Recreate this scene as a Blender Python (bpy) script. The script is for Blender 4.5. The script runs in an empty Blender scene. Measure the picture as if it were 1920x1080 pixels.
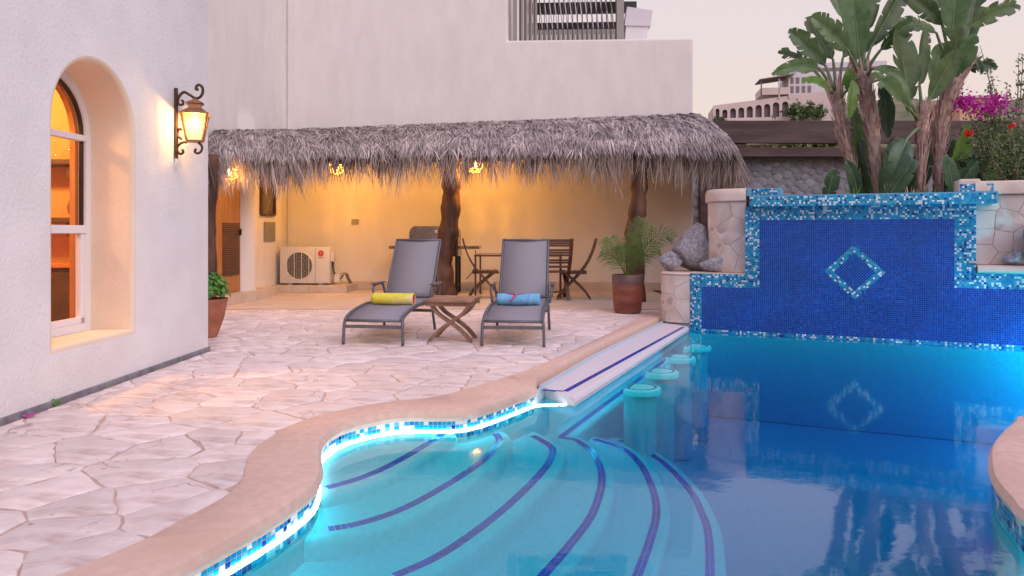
import bpy, bmesh, math, random
import numpy as np
from mathutils import Vector, Matrix, geometry
R = math.radians
random.seed(7)
rng = np.random.default_rng(11)
scene = bpy.context.scene
col = scene.collection

# ------------------------------------------------------------------ camera
FPX, HC, HY = 1387.0, 1.1, 435.0          # focal length in photo pixels, camera height, horizon row
cam_d = bpy.data.cameras.new('camera'); cam = bpy.data.objects.new('camera', cam_d); col.objects.link(cam)
cam.location = (0, 0, HC); cam.rotation_euler = (R(90), 0, 0)
cam_d.sensor_width = 36; cam_d.lens = 36 * FPX / 1920
cam_d.shift_y = -(540 - HY) / 1920
cam_d.clip_start = 0.05; cam_d.clip_end = 2000
scene.camera = cam

# ------------------------------------------------------------------ sky, sun, exposure
SUN_EL, SUN_AZ = 4.0, 142.0
w = bpy.data.worlds.new('World'); scene.world = w; w.use_nodes = True
nt = w.node_tree; nt.nodes.clear()
out = nt.nodes.new('ShaderNodeOutputWorld'); bg = nt.nodes.new('ShaderNodeBackground')
sky = nt.nodes.new('ShaderNodeTexSky'); sky.sky_type = 'NISHITA'; sky.sun_disc = False
sky.sun_elevation = R(SUN_EL); sky.sun_rotation = R(SUN_AZ); sky.air_density = 1.0; sky.dust_density = 2.0
tc = nt.nodes.new('ShaderNodeTexCoord'); sep = nt.nodes.new('ShaderNodeSeparateXYZ')
ramp = nt.nodes.new('ShaderNodeValToRGB')
nt.links.new(tc.outputs['Generated'], sep.inputs[0]); nt.links.new(sep.outputs['Z'], ramp.inputs[0])
cr = ramp.color_ramp
cr.elements[0].position = 0.0; cr.elements[0].color = (0.95, 0.70, 0.50, 1)
cr.elements[1].position = 1.0; cr.elements[1].color = (0.69, 0.61, 1.02, 1)
e = cr.elements.new(0.12); e.color = (0.89, 0.74, 0.65, 1)
e = cr.elements.new(0.30); e.color = (0.83, 0.73, 0.76, 1)
mul = nt.nodes.new('ShaderNodeMix'); mul.data_type = 'RGBA'; mul.blend_type = 'MIX'
mul.inputs[0].default_value = 0.90
sc_ = nt.nodes.new('ShaderNodeMix'); sc_.data_type = 'RGBA'; sc_.blend_type = 'MULTIPLY'; sc_.inputs[0].default_value = 1
sc_.inputs[7].default_value = (8.6, 8.6, 8.6, 1)
nt.links.new(ramp.outputs[0], sc_.inputs[6])
nt.links.new(sky.outputs[0], mul.inputs[6]); nt.links.new(sc_.outputs[2], mul.inputs[7])
nt.links.new(mul.outputs[2], bg.inputs[0]); bg.inputs[1].default_value = 0.105
nt.links.new(bg.outputs[0], out.inputs[0])
sd = bpy.data.lights.new('sun', 'SUN'); sun = bpy.data.objects.new('sun', sd); col.objects.link(sun)
sd.energy = 1.4; sd.angle = R(55); sd.color = (1.0, 0.88, 0.96)
sun.rotation_euler = (R(52), 0, R(38))      # soft twilight glow from behind the camera
vs = scene.view_settings
vs.view_transform = 'Standard'; vs.look = 'None'; vs.gamma = 1.0; vs.exposure = 0.24
vs.use_curve_mapping = False
scene.cycles.use_denoising = True
scene.cycles.max_bounces = 8; scene.cycles.transparent_max_bounces = 16
scene.cycles.caustics_reflective = False; scene.cycles.caustics_refractive = False
scene.cycles.sample_clamp_indirect = 6.0

# ------------------------------------------------------------------ helpers
def at(x, y, z=0.0):
    """world point at height z that stands where photo pixel (x, y) shows it"""
    d = FPX * (HC - z) / (y - HY)
    return Vector(((x - 960) * d / FPX, d, z))
def ad(x, y, d):
    return Vector(((x - 960) * d / FPX, d, HC - (y - HY) * d / FPX))

def tag(o, label=None, cat=None, group=None, kind=None):
    if label: o['label'] = label
    if cat: o['category'] = cat
    if group: o['group'] = group
    if kind: o['kind'] = kind
    return o
def empty(name, loc=(0, 0, 0), rz=0.0):
    o = bpy.data.objects.new(name, None); col.objects.link(o)
    o.location = loc; o.rotation_euler = (0, 0, rz); o.empty_display_size = 0.1
    return o
def thing(name, label, cat, loc=(0, 0, 0), rz=0.0, group=None):
    return tag(empty(name, loc, rz), label, cat, group)
def obj(name, me, parent=None, m=None):
    o = bpy.data.objects.new(name, me); col.objects.link(o)
    if m is not None and not me.materials: me.materials.append(m)
    if parent is not None: o.parent = parent
    return o
def copy_tree(o, parent=None):
    c = o.copy(); col.objects.link(c); c.parent = parent
    for ch in list(o.children):
        if ch.name in bpy.data.objects: copy_tree(ch, c)
    return c

class MB:
    def __init__(s): s.v = []; s.f = []
    def add(s, vs, fs):
        n = len(s.v); s.v += [tuple(p) for p in vs]; s.f += [tuple(i + n for i in q) for q in fs]; return s
    def box(s, x0, x1, y0, y1, z0, z1, b=0.0, M=None):
        if b > 0:
            bm = bmesh.new(); bmesh.ops.create_cube(bm, size=1)
            for v in bm.verts:
                v.co = Vector(((x0+x1)/2 + v.co.x*(x1-x0), (y0+y1)/2 + v.co.y*(y1-y0), (z0+z1)/2 + v.co.z*(z1-z0)))
            bmesh.ops.bevel(bm, geom=bm.edges[:], offset=b, segments=2, affect='EDGES', profile=0.5)
            vs = [v.co.copy() for v in bm.verts]; bm.verts.index_update()
            fs = [[v.index for v in f.verts] for f in bm.faces]; bm.free()
        else:
            vs = [Vector(p) for p in ((x0,y0,z0),(x1,y0,z0),(x1,y1,z0),(x0,y1,z0),(x0,y0,z1),(x1,y0,z1),(x1,y1,z1),(x0,y1,z1))]
            fs = [(0,3,2,1),(4,5,6,7),(0,1,5,4),(1,2,6,5),(2,3,7,6),(3,0,4,7)]
        if M is not None: vs = [M @ v for v in vs]
        return s.add(vs, fs)
    def bar(s, a, b, wx, wy, up=(0, 0, 1), bev=0.0):
        a, b = Vector(a), Vector(b); t = (b - a); L = t.length; t.normalize()
        u = Vector(up); x = t.cross(u)
        if x.length < 1e-4: x = t.cross(Vector((1, 0, 0)))
        x.normalize(); y = x.cross(t).normalized()
        M = Matrix(((x.x, y.x, t.x, a.x), (x.y, y.y, t.y, a.y), (x.z, y.z, t.z, a.z), (0, 0, 0, 1)))
        return s.box(-wx/2, wx/2, -wy/2, wy/2, 0, L, bev, M)
    def tube(s, pts, r, n=10, cap=True, jitter=0.0, squash=1.0):
        pts = [Vector(p) for p in pts]; m = len(pts)
        rr = r if hasattr(r, '__len__') else [r] * m
        vs = []; prev = None
        for i, p in enumerate(pts):
            t = (pts[min(i+1, m-1)] - pts[max(i-1, 0)]).normalized()
            if prev is None:
                x = t.cross(Vector((0, 0, 1)))
                if x.length < 1e-3: x = Vector((1, 0, 0))
            else: x = prev - t * prev.dot(t)
            x.normalize(); prev = x; y = t.cross(x)
            for k in range(n):
                a = 2 * math.pi * k / n; q = rr[i] * (1 + random.uniform(-jitter, jitter))
                vs.append(p + x * math.cos(a) * q + y * math.sin(a) * q * squash)
        fs = [(i*n+k, i*n+(k+1) % n, (i+1)*n+(k+1) % n, (i+1)*n+k) for i in range(m-1) for k in range(n)]
        if cap: fs += [tuple(range(n-1, -1, -1)), tuple((m-1)*n+k for k in range(n))]
        return s.add(vs, fs)
    def lathe(s, prof, n=24, c=(0, 0, 0), cap0=True, cap1=False):
        vs = []; m = len(prof)
        for r, z in prof:
            for k in range(n):
                a = 2*math.pi*k/n; vs.append((c[0]+r*math.cos(a), c[1]+r*math.sin(a), c[2]+z))
        fs = [(i*n+k, i*n+(k+1) % n, (i+1)*n+(k+1) % n, (i+1)*n+k) for i in range(m-1) for k in range(n)]
        if cap0: fs.append(tuple(range(n-1, -1, -1)))
        if cap1: fs.append(tuple((m-1)*n+k for k in range(n)))
        return s.add(vs, fs)
    def prism(s, poly, z0, z1):
        n = len(poly)
        vs = [(p[0], p[1], z0) for p in poly] + [(p[0], p[1], z1) for p in poly]
        return s.add(vs, [tuple(range(n-1, -1, -1)), tuple(range(n, 2*n))] + [(i, (i+1) % n, n+(i+1) % n, n+i) for i in range(n)])
    def prism_y(s, poly, y0, y1):      # polygon in x-z, extruded along y
        n = len(poly)
        vs = [(p[0], y0, p[1]) for p in poly] + [(p[0], y1, p[1]) for p in poly]
        return s.add(vs, [tuple(range(n)), tuple(range(2*n-1, n-1, -1))] + [(i, n+i, n+(i+1) % n, (i+1) % n) for i in range(n)])
    def strip(s, rows, closed=False):  # rows of equal-length point lists
        n = len(rows[0]); vs = [p for r_ in rows for p in r_]
        fs = [(i*n+k, i*n+k+1, (i+1)*n+k+1, (i+1)*n+k) for i in range(len(rows)-1) for k in range(n-1)]
        return s.add(vs, fs)
    def mesh(s, name, m=None, smooth=False):
        me = bpy.data.meshes.new(name); me.from_pydata(s.v, [], s.f); me.update()
        if smooth:
            me.polygons.foreach_set('use_smooth', [True] * len(me.polygons))
            if smooth == 'auto': me.set_sharp_from_angle(angle=R(40))
        if m is not None: me.materials.append(m)
        return me
    def build(s, name, m, parent=None, smooth=False, fix=True):
        me = s.mesh(name, m, smooth)
        if fix:
            bm = bmesh.new(); bm.from_mesh(me); bmesh.ops.recalc_face_normals(bm, faces=bm.faces[:]); bm.to_mesh(me); bm.free()
        return obj(name, me, parent)

def catmull(pts, n=8):
    pts = [Vector(p) for p in pts]; o = []
    P = [pts[0]*2 - pts[1]] + pts + [pts[-1]*2 - pts[-2]]
    for i in range(1, len(P)-2):
        a, b, c, d = P[i-1:i+3]
        for k in range(n):
            t = k/n
            o.append(0.5*((2*b) + (c-a)*t + (2*a-5*b+4*c-d)*t*t + (3*b-a-3*c+d)*t**3))
    o.append(pts[-1]); return o

# ------------------------------------------------------------------ materials
def mat(name, c1, c2=None, scale=8.0, rough=0.7, bump=0.0, bscale=60.0, metal=0.0, rand=0.0, detail=4.0,
        stretch=(1, 1, 1), spec=0.5, emit=None, estr=0.0, bdist=0.01, c3=None, s3=1.5, island=0.0, transl=0.0):
    m = bpy.data.materials.new(name); m.use_nodes = True
    n = m.node_tree.nodes; l = m.node_tree.links
    b = n['Principled BSDF']; b.inputs['Roughness'].default_value = rough; b.inputs['Metallic'].default_value = metal
    b.inputs['Specular IOR Level'].default_value = spec
    tcn = n.new('ShaderNodeTexCoord'); mp = n.new('ShaderNodeMapping'); mp.inputs['Scale'].default_value = stretch
    l.new(tcn.outputs['Object'], mp.inputs[0])
    colour = None
    if c2 is not None:
        nz = n.new('ShaderNodeTexNoise'); nz.inputs['Scale'].default_value = scale; nz.inputs['Detail'].default_value = detail
        l.new(mp.outputs[0], nz.inputs['Vector'])
        rp = n.new('ShaderNodeValToRGB'); rp.color_ramp.elements[0].position = 0.35; rp.color_ramp.elements[1].position = 0.68
        rp.color_ramp.elements[0].color = (*c1, 1); rp.color_ramp.elements[1].color = (*c2, 1)
        l.new(nz.outputs[0], rp.inputs[0]); colour = rp.outputs[0]
        if c3 is not None:
            nz3 = n.new('ShaderNodeTexNoise'); nz3.inputs['Scale'].default_value = s3; nz3.inputs['Detail'].default_value = 6
            l.new(mp.outputs[0], nz3.inputs['Vector'])
            r3 = n.new('ShaderNodeValToRGB'); r3.color_ramp.elements[0].position = 0.52; r3.color_ramp.elements[1].position = 0.72
            l.new(nz3.outputs[0], r3.inputs[0])
            mx = n.new('ShaderNodeMix'); mx.data_type = 'RGBA'
            l.new(r3.outputs[0], mx.inputs[0]); l.new(colour, mx.inputs[6]); mx.inputs[7].default_value = (*c3, 1); colour = mx.outputs[2]
    if rand or island:
        hs = n.new('ShaderNodeHueSaturation')
        if colour: l.new(colour, hs.inputs['Color'])
        else: hs.inputs['Color'].default_value = (*c1, 1)
        if rand:
            oi = n.new('ShaderNodeObjectInfo'); src = oi.outputs['Random']; amt = rand
        else:
            ge = n.new('ShaderNodeNewGeometry'); src = ge.outputs['Random Per Island']; amt = island
        mr = n.new('ShaderNodeMapRange'); mr.inputs[3].default_value = 1 - amt; mr.inputs[4].default_value = 1 + amt
        l.new(src, mr.inputs[0]); l.new(mr.outputs[0], hs.inputs['Value']); colour = hs.outputs[0]
        mr2 = n.new('ShaderNodeMapRange'); mr2.inputs[3].default_value = 0.5 - 0.02*min(1, amt*3); mr2.inputs[4].default_value = 0.5 + 0.02*min(1, amt*3)
        ml = n.new('ShaderNodeMath'); ml.operation = 'FRACT'; m7 = n.new('ShaderNodeMath'); m7.operation = 'MULTIPLY'; m7.inputs[1].default_value = 7.31
        l.new(src, m7.inputs[0]); l.new(m7.outputs[0], ml.inputs[0]); l.new(ml.outputs[0], mr2.inputs[0]); l.new(mr2.outputs[0], hs.inputs['Hue'])
    if colour: l.new(colour, b.inputs['Base Color'])
    else: b.inputs['Base Color'].default_value = (*c1, 1)
    if bump:
        nb = n.new('ShaderNodeTexNoise'); nb.inputs['Scale'].default_value = bscale; nb.inputs['Detail'].default_value = 5
        l.new(mp.outputs[0], nb.inputs['Vector'])
        bp = n.new('ShaderNodeBump'); bp.inputs['Strength'].default_value = bump; bp.inputs['Distance'].default_value = bdist
        l.new(nb.outputs[0], bp.inputs['Height']); l.new(bp.outputs[0], b.inputs['Normal'])
    if emit is not None:
        b.inputs['Emission Color'].default_value = (*emit, 1); b.inputs['Emission Strength'].default_value = estr
    if transl:
        tr = n.new('ShaderNodeBsdfTranslucent'); ms = n.new('ShaderNodeMixShader'); ms.inputs[0].default_value = transl
        if colour: l.new(colour, tr.inputs[0])
        else: tr.inputs[0].default_value = (*c1, 1)
        l.new(b.outputs[0], ms.inputs[1]); l.new(tr.outputs[0], ms.inputs[2])
        l.new(ms.outputs[0], n['Material Output'].inputs[0])
    return m

def mosaic_mat(name, stops, rough=0.18):
    """each glass tile is an island of its own and takes one colour of the list"""
    m = bpy.data.materials.new(name); m.use_nodes = True
    n = m.node_tree.nodes; l = m.node_tree.links; b = n['Principled BSDF']; b.inputs['Roughness'].default_value = rough; b.inputs['Specular IOR Level'].default_value = 0.3
    ge = n.new('ShaderNodeNewGeometry'); rp = n.new('ShaderNodeValToRGB'); rp.color_ramp.interpolation = 'CONSTANT'
    els = rp.color_ramp.elements
    els[0].position = 0; els[0].color = (*stops[0][1], 1)
    els[1].position = stops[1][0]; els[1].color = (*stops[1][1], 1)
    for p, c in stops[2:]:
        q = els.new(p); q.color = (*c, 1)
    l.new(ge.outputs['Random Per Island'], rp.inputs[0])
    tcx = n.new('ShaderNodeTexCoord'); nzx = n.new('ShaderNodeTexNoise'); nzx.inputs['Scale'].default_value = 2.2; nzx.inputs['Detail'].default_value = 6; l.new(tcx.outputs['Object'], nzx.inputs['Vector'])
    mrx = n.new('ShaderNodeMapRange'); mrx.inputs[1].default_value = 0.3; mrx.inputs[2].default_value = 0.7; mrx.inputs[3].default_value = 0.72; mrx.inputs[4].default_value = 1.2; l.new(nzx.outputs[0], mrx.inputs[0])
    hsx = n.new('ShaderNodeHueSaturation'); l.new(rp.outputs[0], hsx.inputs['Color']); l.new(mrx.outputs[0], hsx.inputs['Value']); l.new(hsx.outputs[0], b.inputs['Base Color'])
    return m

def schlick(n, l, f0, power, normal=None, f90=1.0):
    ge = n.new('ShaderNodeNewGeometry'); dp = n.new('ShaderNodeVectorMath'); dp.operation = 'DOT_PRODUCT'
    l.new(ge.outputs['Incoming'], dp.inputs[0]); l.new(normal if normal is not None else ge.outputs['Normal'], dp.inputs[1])
    ab = n.new('ShaderNodeMath'); ab.operation = 'ABSOLUTE'; l.new(dp.outputs['Value'], ab.inputs[0])
    om = n.new('ShaderNodeMath'); om.operation = 'SUBTRACT'; om.use_clamp = True; om.inputs[0].default_value = 1.0; l.new(ab.outputs[0], om.inputs[1])
    pw = n.new('ShaderNodeMath'); pw.operation = 'POWER'; l.new(om.outputs[0], pw.inputs[0]); pw.inputs[1].default_value = power
    mr = n.new('ShaderNodeMapRange'); mr.inputs[3].default_value = f0; mr.inputs[4].default_value = f90; l.new(pw.outputs[0], mr.inputs[0])
    return mr.outputs[0]

def glassy(name, tint=(1, 1, 1), ior=1.45, rough=0.02):
    m = bpy.data.materials.new(name); m.use_nodes = True
    n = m.node_tree.nodes; l = m.node_tree.links; n.remove(n['Principled BSDF'])
    t = n.new('ShaderNodeBsdfTransparent'); t.inputs[0].default_value = (*tint, 1)
    g = n.new('ShaderNodeBsdfGlossy'); g.inputs['Roughness'].default_value = rough
    x = n.new('ShaderNodeMixShader'); l.new(schlick(n, l, 0.04, 5.0), x.inputs[0]); l.new(t.outputs[0], x.inputs[1]); l.new(g.outputs[0], x.inputs[2])
    l.new(x.outputs[0], n['Material Output'].inputs[0])
    return m

M = {}
M['plaster'] = mat('white_plaster', (0.74, 0.72, 0.71), (0.80, 0.78, 0.77), 3.0, 0.9, 0.40, 42, bdist=0.015, spec=0.2, c3=(0.71, 0.68, 0.66), s3=1.1)
M['cream'] = mat('cream_plaster', (0.72, 0.68, 0.65), (0.78, 0.74, 0.71), 3.0, 0.9, 0.3, 42, bdist=0.015, spec=0.2, c3=(0.705, 0.66, 0.635), s3=0.8, stretch=(1.3, 1.3, 0.5))
M['reveal'] = mat('warm_lit_reveal_plaster', (0.72, 0.60, 0.46), (0.76, 0.64, 0.50), 3.0, 0.9, 0.35, 38, bdist=0.01, spec=0.2)  # wall plaster with the warm room light put into its colour
M['plinth'] = mat('plinth_cement', (0.16, 0.15, 0.17), (0.26, 0.25, 0.27), 12, 0.9, 0.6, 50)
M['stone'] = mat('flagstone', (0.70, 0.58, 0.53), (0.83, 0.76, 0.72), 4.5, 0.62, 0.7, 22, rand=0.09, bdist=0.010, c3=(0.46, 0.33, 0.28), s3=3.2, detail=9, stretch=(0.8, 1.6, 1))
def add_cracks(m, dark, scale=2.6, width=0.02):
    n = m.node_tree.nodes; l = m.node_tree.links; b = n['Principled BSDF']; src = b.inputs['Base Color'].links[0].from_socket
    t = n.new('ShaderNodeTexCoord'); oi = n.new('ShaderNodeObjectInfo'); va_ = n.new('ShaderNodeVectorMath'); va_.operation = 'ADD'
    l.new(t.outputs['Object'], va_.inputs[0]); l.new(oi.outputs['Location'], va_.inputs[1])
    nz = n.new('ShaderNodeTexNoise'); nz.inputs['Scale'].default_value = 7; nz.inputs['Detail'].default_value = 6; l.new(va_.outputs[0], nz.inputs['Vector'])
    mv = n.new('ShaderNodeVectorMath'); mv.operation = 'MULTIPLY_ADD'; l.new(nz.outputs['Color'], mv.inputs[0]); mv.inputs[1].default_value = (0.22,0.22,0); l.new(va_.outputs[0], mv.inputs[2])
    vo = n.new('ShaderNodeTexVoronoi'); vo.feature = 'DISTANCE_TO_EDGE'; vo.inputs['Scale'].default_value = scale; l.new(mv.outputs[0], vo.inputs['Vector'])
    r1 = n.new('ShaderNodeMapRange'); r1.inputs[1].default_value = 0.0; r1.inputs[2].default_value = width; r1.inputs[3].default_value = 1; r1.inputs[4].default_value = 0; l.new(vo.outputs[0], r1.inputs[0])
    n2 = n.new('ShaderNodeTexNoise'); n2.inputs['Scale'].default_value = 2.3; n2.inputs['Detail'].default_value = 5; l.new(va_.outputs[0], n2.inputs['Vector'])
    r2 = n.new('ShaderNodeMapRange'); r2.inputs[1].default_value = 0.50; r2.inputs[2].default_value = 0.60; l.new(n2.outputs[0], r2.inputs[0])
    n3 = n.new('ShaderNodeTexNoise'); n3.inputs['Scale'].default_value = 13; n3.inputs['Detail'].default_value = 8; l.new(va_.outputs[0], n3.inputs['Vector'])
    r3 = n.new('ShaderNodeMapRange'); r3.inputs[1].default_value = 0.63; r3.inputs[2].default_value = 0.70; l.new(n3.outputs[0], r3.inputs[0])
    mm = n.new('ShaderNodeMath'); mm.operation = 'MULTIPLY'; l.new(r1.outputs[0], mm.inputs[0]); l.new(r2.outputs[0], mm.inputs[1])
    m3 = n.new('ShaderNodeMath'); m3.operation = 'MULTIPLY'; l.new(r3.outputs[0], m3.inputs[0]); l.new(r2.outputs[0], m3.inputs[1])
    mx = n.new('ShaderNodeMath'); mx.operation = 'MAXIMUM'; l.new(mm.outputs[0], mx.inputs[0]); l.new(m3.outputs[0], mx.inputs[1])
    ms = n.new('ShaderNodeMath'); ms.operation = 'MULTIPLY'; l.new(mx.outputs[0], ms.inputs[0]); ms.inputs[1].default_value = 0.75
    mix = n.new('ShaderNodeMix'); mix.data_type = 'RGBA'; l.new(ms.outputs[0], mix.inputs[0]); l.new(src, mix.inputs[6]); mix.inputs[7].default_value = (*dark, 1); l.new(mix.outputs[2], b.inputs['Base Color'])
add_cracks(M['stone'], (0.34, 0.22, 0.19))
M['mortar'] = mat('mortar', (0.46, 0.31, 0.25), (0.60, 0.46, 0.39), 9, 0.9, 0.6, 60)
M['coping'] = mat('coping_sandstone', (0.60, 0.42, 0.33), (0.68, 0.49, 0.39), 22, 0.8, 0.5, 130, bdist=0.004, c3=(0.56, 0.38, 0.29), s3=1.4)
M['porch'] = mat('porch_floor', (0.52, 0.42, 0.34), (0.62, 0.52, 0.43), 3, 0.6, 0.25, 30)
M['poolplaster'] = mat('pool_plaster', (0.42, 0.52, 0.56), (0.48, 0.58, 0.62), 30, 0.7, 0.2, 120, bdist=0.003)
M['barplaster'] = mat('bar_plaster', (0.60, 0.56, 0.58), (0.68, 0.64, 0.66), 60, 0.7, 0.3, 160, bdist=0.003)
M['bluetile'] = mosaic_mat('step_blue_tile', [(0, (0.001, 0.05, 0.42)), (0.5, (0.001, 0.065, 0.50)), (0.8, (0.001, 0.04, 0.34))])
M['field'] = mosaic_mat('cobalt_mosaic', [(0, (0.001, 0.045, 0.32)), (0.3, (0.001, 0.068, 0.40)), (0.6, (0.001, 0.055, 0.36)), (0.85, (0.002, 0.10, 0.48))])
M['border'] = mosaic_mat('mixed_mosaic', [(0, (0.004, 0.27, 0.50)), (0.28, (0.006, 0.36, 0.58)), (0.50, (0.008, 0.20, 0.48)), (0.64, (0.10, 0.42, 0.58)), (0.74, (0.004, 0.03, 0.20)), (0.80, (0.72, 0.80, 0.82))])
M['grout'] = mat('blue_grout', (0.10, 0.26, 0.58), rough=0.8)
M['groutpale'] = mat('teal_grout', (0.12, 0.36, 0.52), rough=0.8)
M['cap'] = mat('cap_stone', (0.62, 0.50, 0.42), (0.70, 0.59, 0.52), 6, 0.75, 0.4, 70, bdist=0.004, c3=(0.50, 0.38, 0.27), s3=3)
M['veneer'] = mat('veneer_stone', (0.58, 0.49, 0.44), (0.70, 0.62, 0.58), 5, 0.7, 0.5, 40, rand=0.07, bdist=0.006, c3=(0.54, 0.44, 0.38), s3=1.3)
M['veneerjoint'] = mat('veneer_joint', (0.46, 0.38, 0.345), rough=0.9)
M['rock'] = mat('granite_rock', (0.20, 0.20, 0.23), (0.42, 0.41, 0.45), 26, 0.85, 0.9, 30, bdist=0.02, detail=8, c3=(0.22, 0.19, 0.17), s3=4)
M['cobble'] = mat('cobble', (0.17, 0.17, 0.20), (0.36, 0.35, 0.38), 10, 0.85, 0.6, 40, rand=0.25)
M['cobblemortar'] = mat('cobble_mortar', (0.20, 0.195, 0.22), (0.29, 0.28, 0.30), 12, 0.95, 0.8, 40)
M['thatch'] = mat('thatch_strand', (0.30, 0.25, 0.235), (0.54, 0.46, 0.42), 2.5, 0.85, island=0.6, spec=0.2)
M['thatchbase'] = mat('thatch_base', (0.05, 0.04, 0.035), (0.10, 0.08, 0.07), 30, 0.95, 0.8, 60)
M['trunk'] = mat('post_wood', (0.045, 0.018, 0.010), (0.16, 0.075, 0.042), 7, 0.65, 0.9, 16, bdist=0.03, stretch=(1, 1, 0.22), detail=8)
M['darkwood'] = mat('dark_timber', (0.05, 0.026, 0.026), (0.11, 0.066, 0.062), 5, 0.65, 0.4, 40, stretch=(0.2, 1, 1))
M['teak'] = mat('teak', (0.20, 0.105, 0.065), (0.34, 0.20, 0.13), 10, 0.6, 0.3, 40, stretch=(1, 1, 1), rand=0.08)
M['mahogany'] = mat('mahogany', (0.06, 0.022, 0.012), (0.12, 0.048, 0.026), 10, 0.45, 0.2, 40, rand=0.08)
M['doorwood'] = mat('door_wood', (0.34, 0.13, 0.035), (0.46, 0.20, 0.06), 6, 0.5, 0.2, 30, stretch=(3, 3, 0.3))
M['sling'] = mat('sling_mesh', (0.22, 0.21, 0.23), (0.31, 0.30, 0.325), 260, 0.75, 0.5, 400, bdist=0.002)
M['frame'] = mat('lounger_metal', (0.11, 0.11, 0.125), (0.14, 0.14, 0.155), 30, 0.45, metal=0.3)
M['iron'] = mat('wrought_iron', (0.06, 0.032, 0.022), (0.12, 0.06, 0.04), 30, 0.55, 0.4, 90, metal=0.5)
M['copper'] = mat('lantern_copper', (0.30, 0.14, 0.07), (0.42, 0.22, 0.12), 30, 0.5, 0.3, 90, metal=0.6)
M['steel'] = mat('grill_steel', (0.22, 0.18, 0.15), (0.30, 0.25, 0.21), 14, 0.24, metal=0.95)
M['black'] = mat('black_metal', (0.012, 0.012, 0.013), rough=0.4)
M['white'] = mat('white_frame', (0.78, 0.77, 0.80), rough=0.35)
M['acwhite'] = mat('ac_casing', (0.66, 0.62, 0.56), (0.72, 0.68, 0.62), 4, 0.45)
M['acdark'] = mat('ac_fan', (0.09, 0.08, 0.07), (0.15, 0.13, 0.11), 40, 0.6)
M['grey'] = mat('grey_louver', (0.30, 0.28, 0.26), rough=0.6)
M['red'] = mat('red_print', (0.62, 0.04, 0.03), rough=0.5)
M['pipe'] = mat('pipe_wrap', (0.30, 0.26, 0.22), (0.48, 0.44, 0.38), 30, 0.8, 0.4, 80)
M['terracotta'] = mat('terracotta', (0.30, 0.10, 0.055), (0.42, 0.17, 0.10), 8, 0.75, 0.3, 50)
M['pot'] = mat('rust_glazed_pot', (0.16, 0.042, 0.025), (0.30, 0.10, 0.06), 5, 0.5, 0.3, 40, c3=(0.13, 0.07, 0.06), s3=3, stretch=(0.5, 0.5, 2.0))
M['potrim'] = mat('pot_rim', (0.10, 0.06, 0.055), (0.16, 0.10, 0.09), 9, 0.6, 0.3, 40)
M['soil'] = mat('soil', (0.035, 0.025, 0.02), (0.08, 0.06, 0.045), 20, 0.95, 0.8, 40)
M['leaf'] = mat('banana_leaf', (0.070, 0.135, 0.048), (0.125, 0.215, 0.075), 9, 0.42, 0.25, 60, rand=0.28, transl=0.32, stretch=(1, 1, 1))
M['leafbright'] = mat('young_leaf', (0.11, 0.24, 0.035), (0.17, 0.33, 0.05), 9, 0.42, 0.2, 60, rand=0.15, transl=0.3)
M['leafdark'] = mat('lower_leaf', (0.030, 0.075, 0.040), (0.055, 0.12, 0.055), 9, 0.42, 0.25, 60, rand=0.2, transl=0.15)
M['petiole'] = mat('petiole', (0.10, 0.16, 0.07), (0.16, 0.22, 0.10), 9, 0.5)
M['palmtrunk'] = mat('fibrous_trunk', (0.26, 0.165, 0.14), (0.52, 0.39, 0.35), 12, 0.9, 1.0, 26, bdist=0.03, stretch=(1, 1, 0.3), detail=8)
M['fibre'] = mat('dry_sheath', (0.36, 0.23, 0.19), (0.60, 0.43, 0.38), 14, 0.9, 0.5, 50, island=0.3)
M['frond'] = mat('palm_frond', (0.075, 0.15, 0.03), (0.14, 0.23, 0.05), 12, 0.45, island=0.3, transl=0.25)
M['bushleaf'] = mat('shrub_leaf', (0.075, 0.13, 0.045), (0.14, 0.21, 0.07), 6, 0.5, island=0.4, transl=0.2)
M['lettuce'] = mat('pot_leaf', (0.075, 0.22, 0.03), (0.16, 0.36, 0.06), 14, 0.45, island=0.3, transl=0.25)
M['magenta'] = mat('bougainvillea_bract', (0.55, 0.03, 0.36), (0.70, 0.06, 0.50), 9, 0.6, island=0.25, transl=0.3)
M['redflower'] = mat('red_flower', (0.65, 0.03, 0.03), rough=0.6)
M['twig'] = mat('twig', (0.22, 0.17, 0.13), (0.34, 0.28, 0.22), 20, 0.9)
M['farwall'] = mat('far_wall', (0.62, 0.50, 0.47), (0.68, 0.56, 0.53), 0.4, 0.9)
M['farshade'] = mat('far_opening', (0.24, 0.18, 0.19), rough=0.9)
M['farwhite'] = mat('far_white', (0.66, 0.62, 0.66), rough=0.8)
M['peach'] = mat('peach_wall', (0.58, 0.33, 0.22), (0.64, 0.38, 0.27), 1.0, 0.9)
M['hill'] = mat('hill_scrub', (0.10, 0.12, 0.05), (0.26, 0.22, 0.13), 0.35, 0.95, 0.8, 2, bdist=0.3)
M['ground'] = mat('ground_earth', (0.16, 0.12, 0.08), (0.24, 0.19, 0.13), 0.5, 0.95)
M['yellowtowel'] = mat('yellow_towel', (0.74, 0.62, 0.05), (0.78, 0.70, 0.12), 20, 0.95, 0.8, 240, bdist=0.004, c3=(0.80, 0.74, 0.52), s3=5)
M['pinktowel'] = mat('pink_towel', (0.70, 0.06, 0.16), rough=0.95, bump=0.8, bscale=240, bdist=0.004)
M['bluetowel'] = mat('blue_towel', (0.12, 0.42, 0.66), (0.25, 0.52, 0.74), 14, 0.95, 0.8, 240, bdist=0.004, c3=(0.10, 0.20, 0.55), s3=16)
M['roomwall'] = mat('room_wall', (0.66, 0.34, 0.12), (0.72, 0.38, 0.14), 3, 0.8)
M['roomwood'] = mat('room_wood', (0.50, 0.20, 0.05), (0.62, 0.27, 0.07), 6, 0.5, stretch=(3, 3, 0.3))
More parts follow.
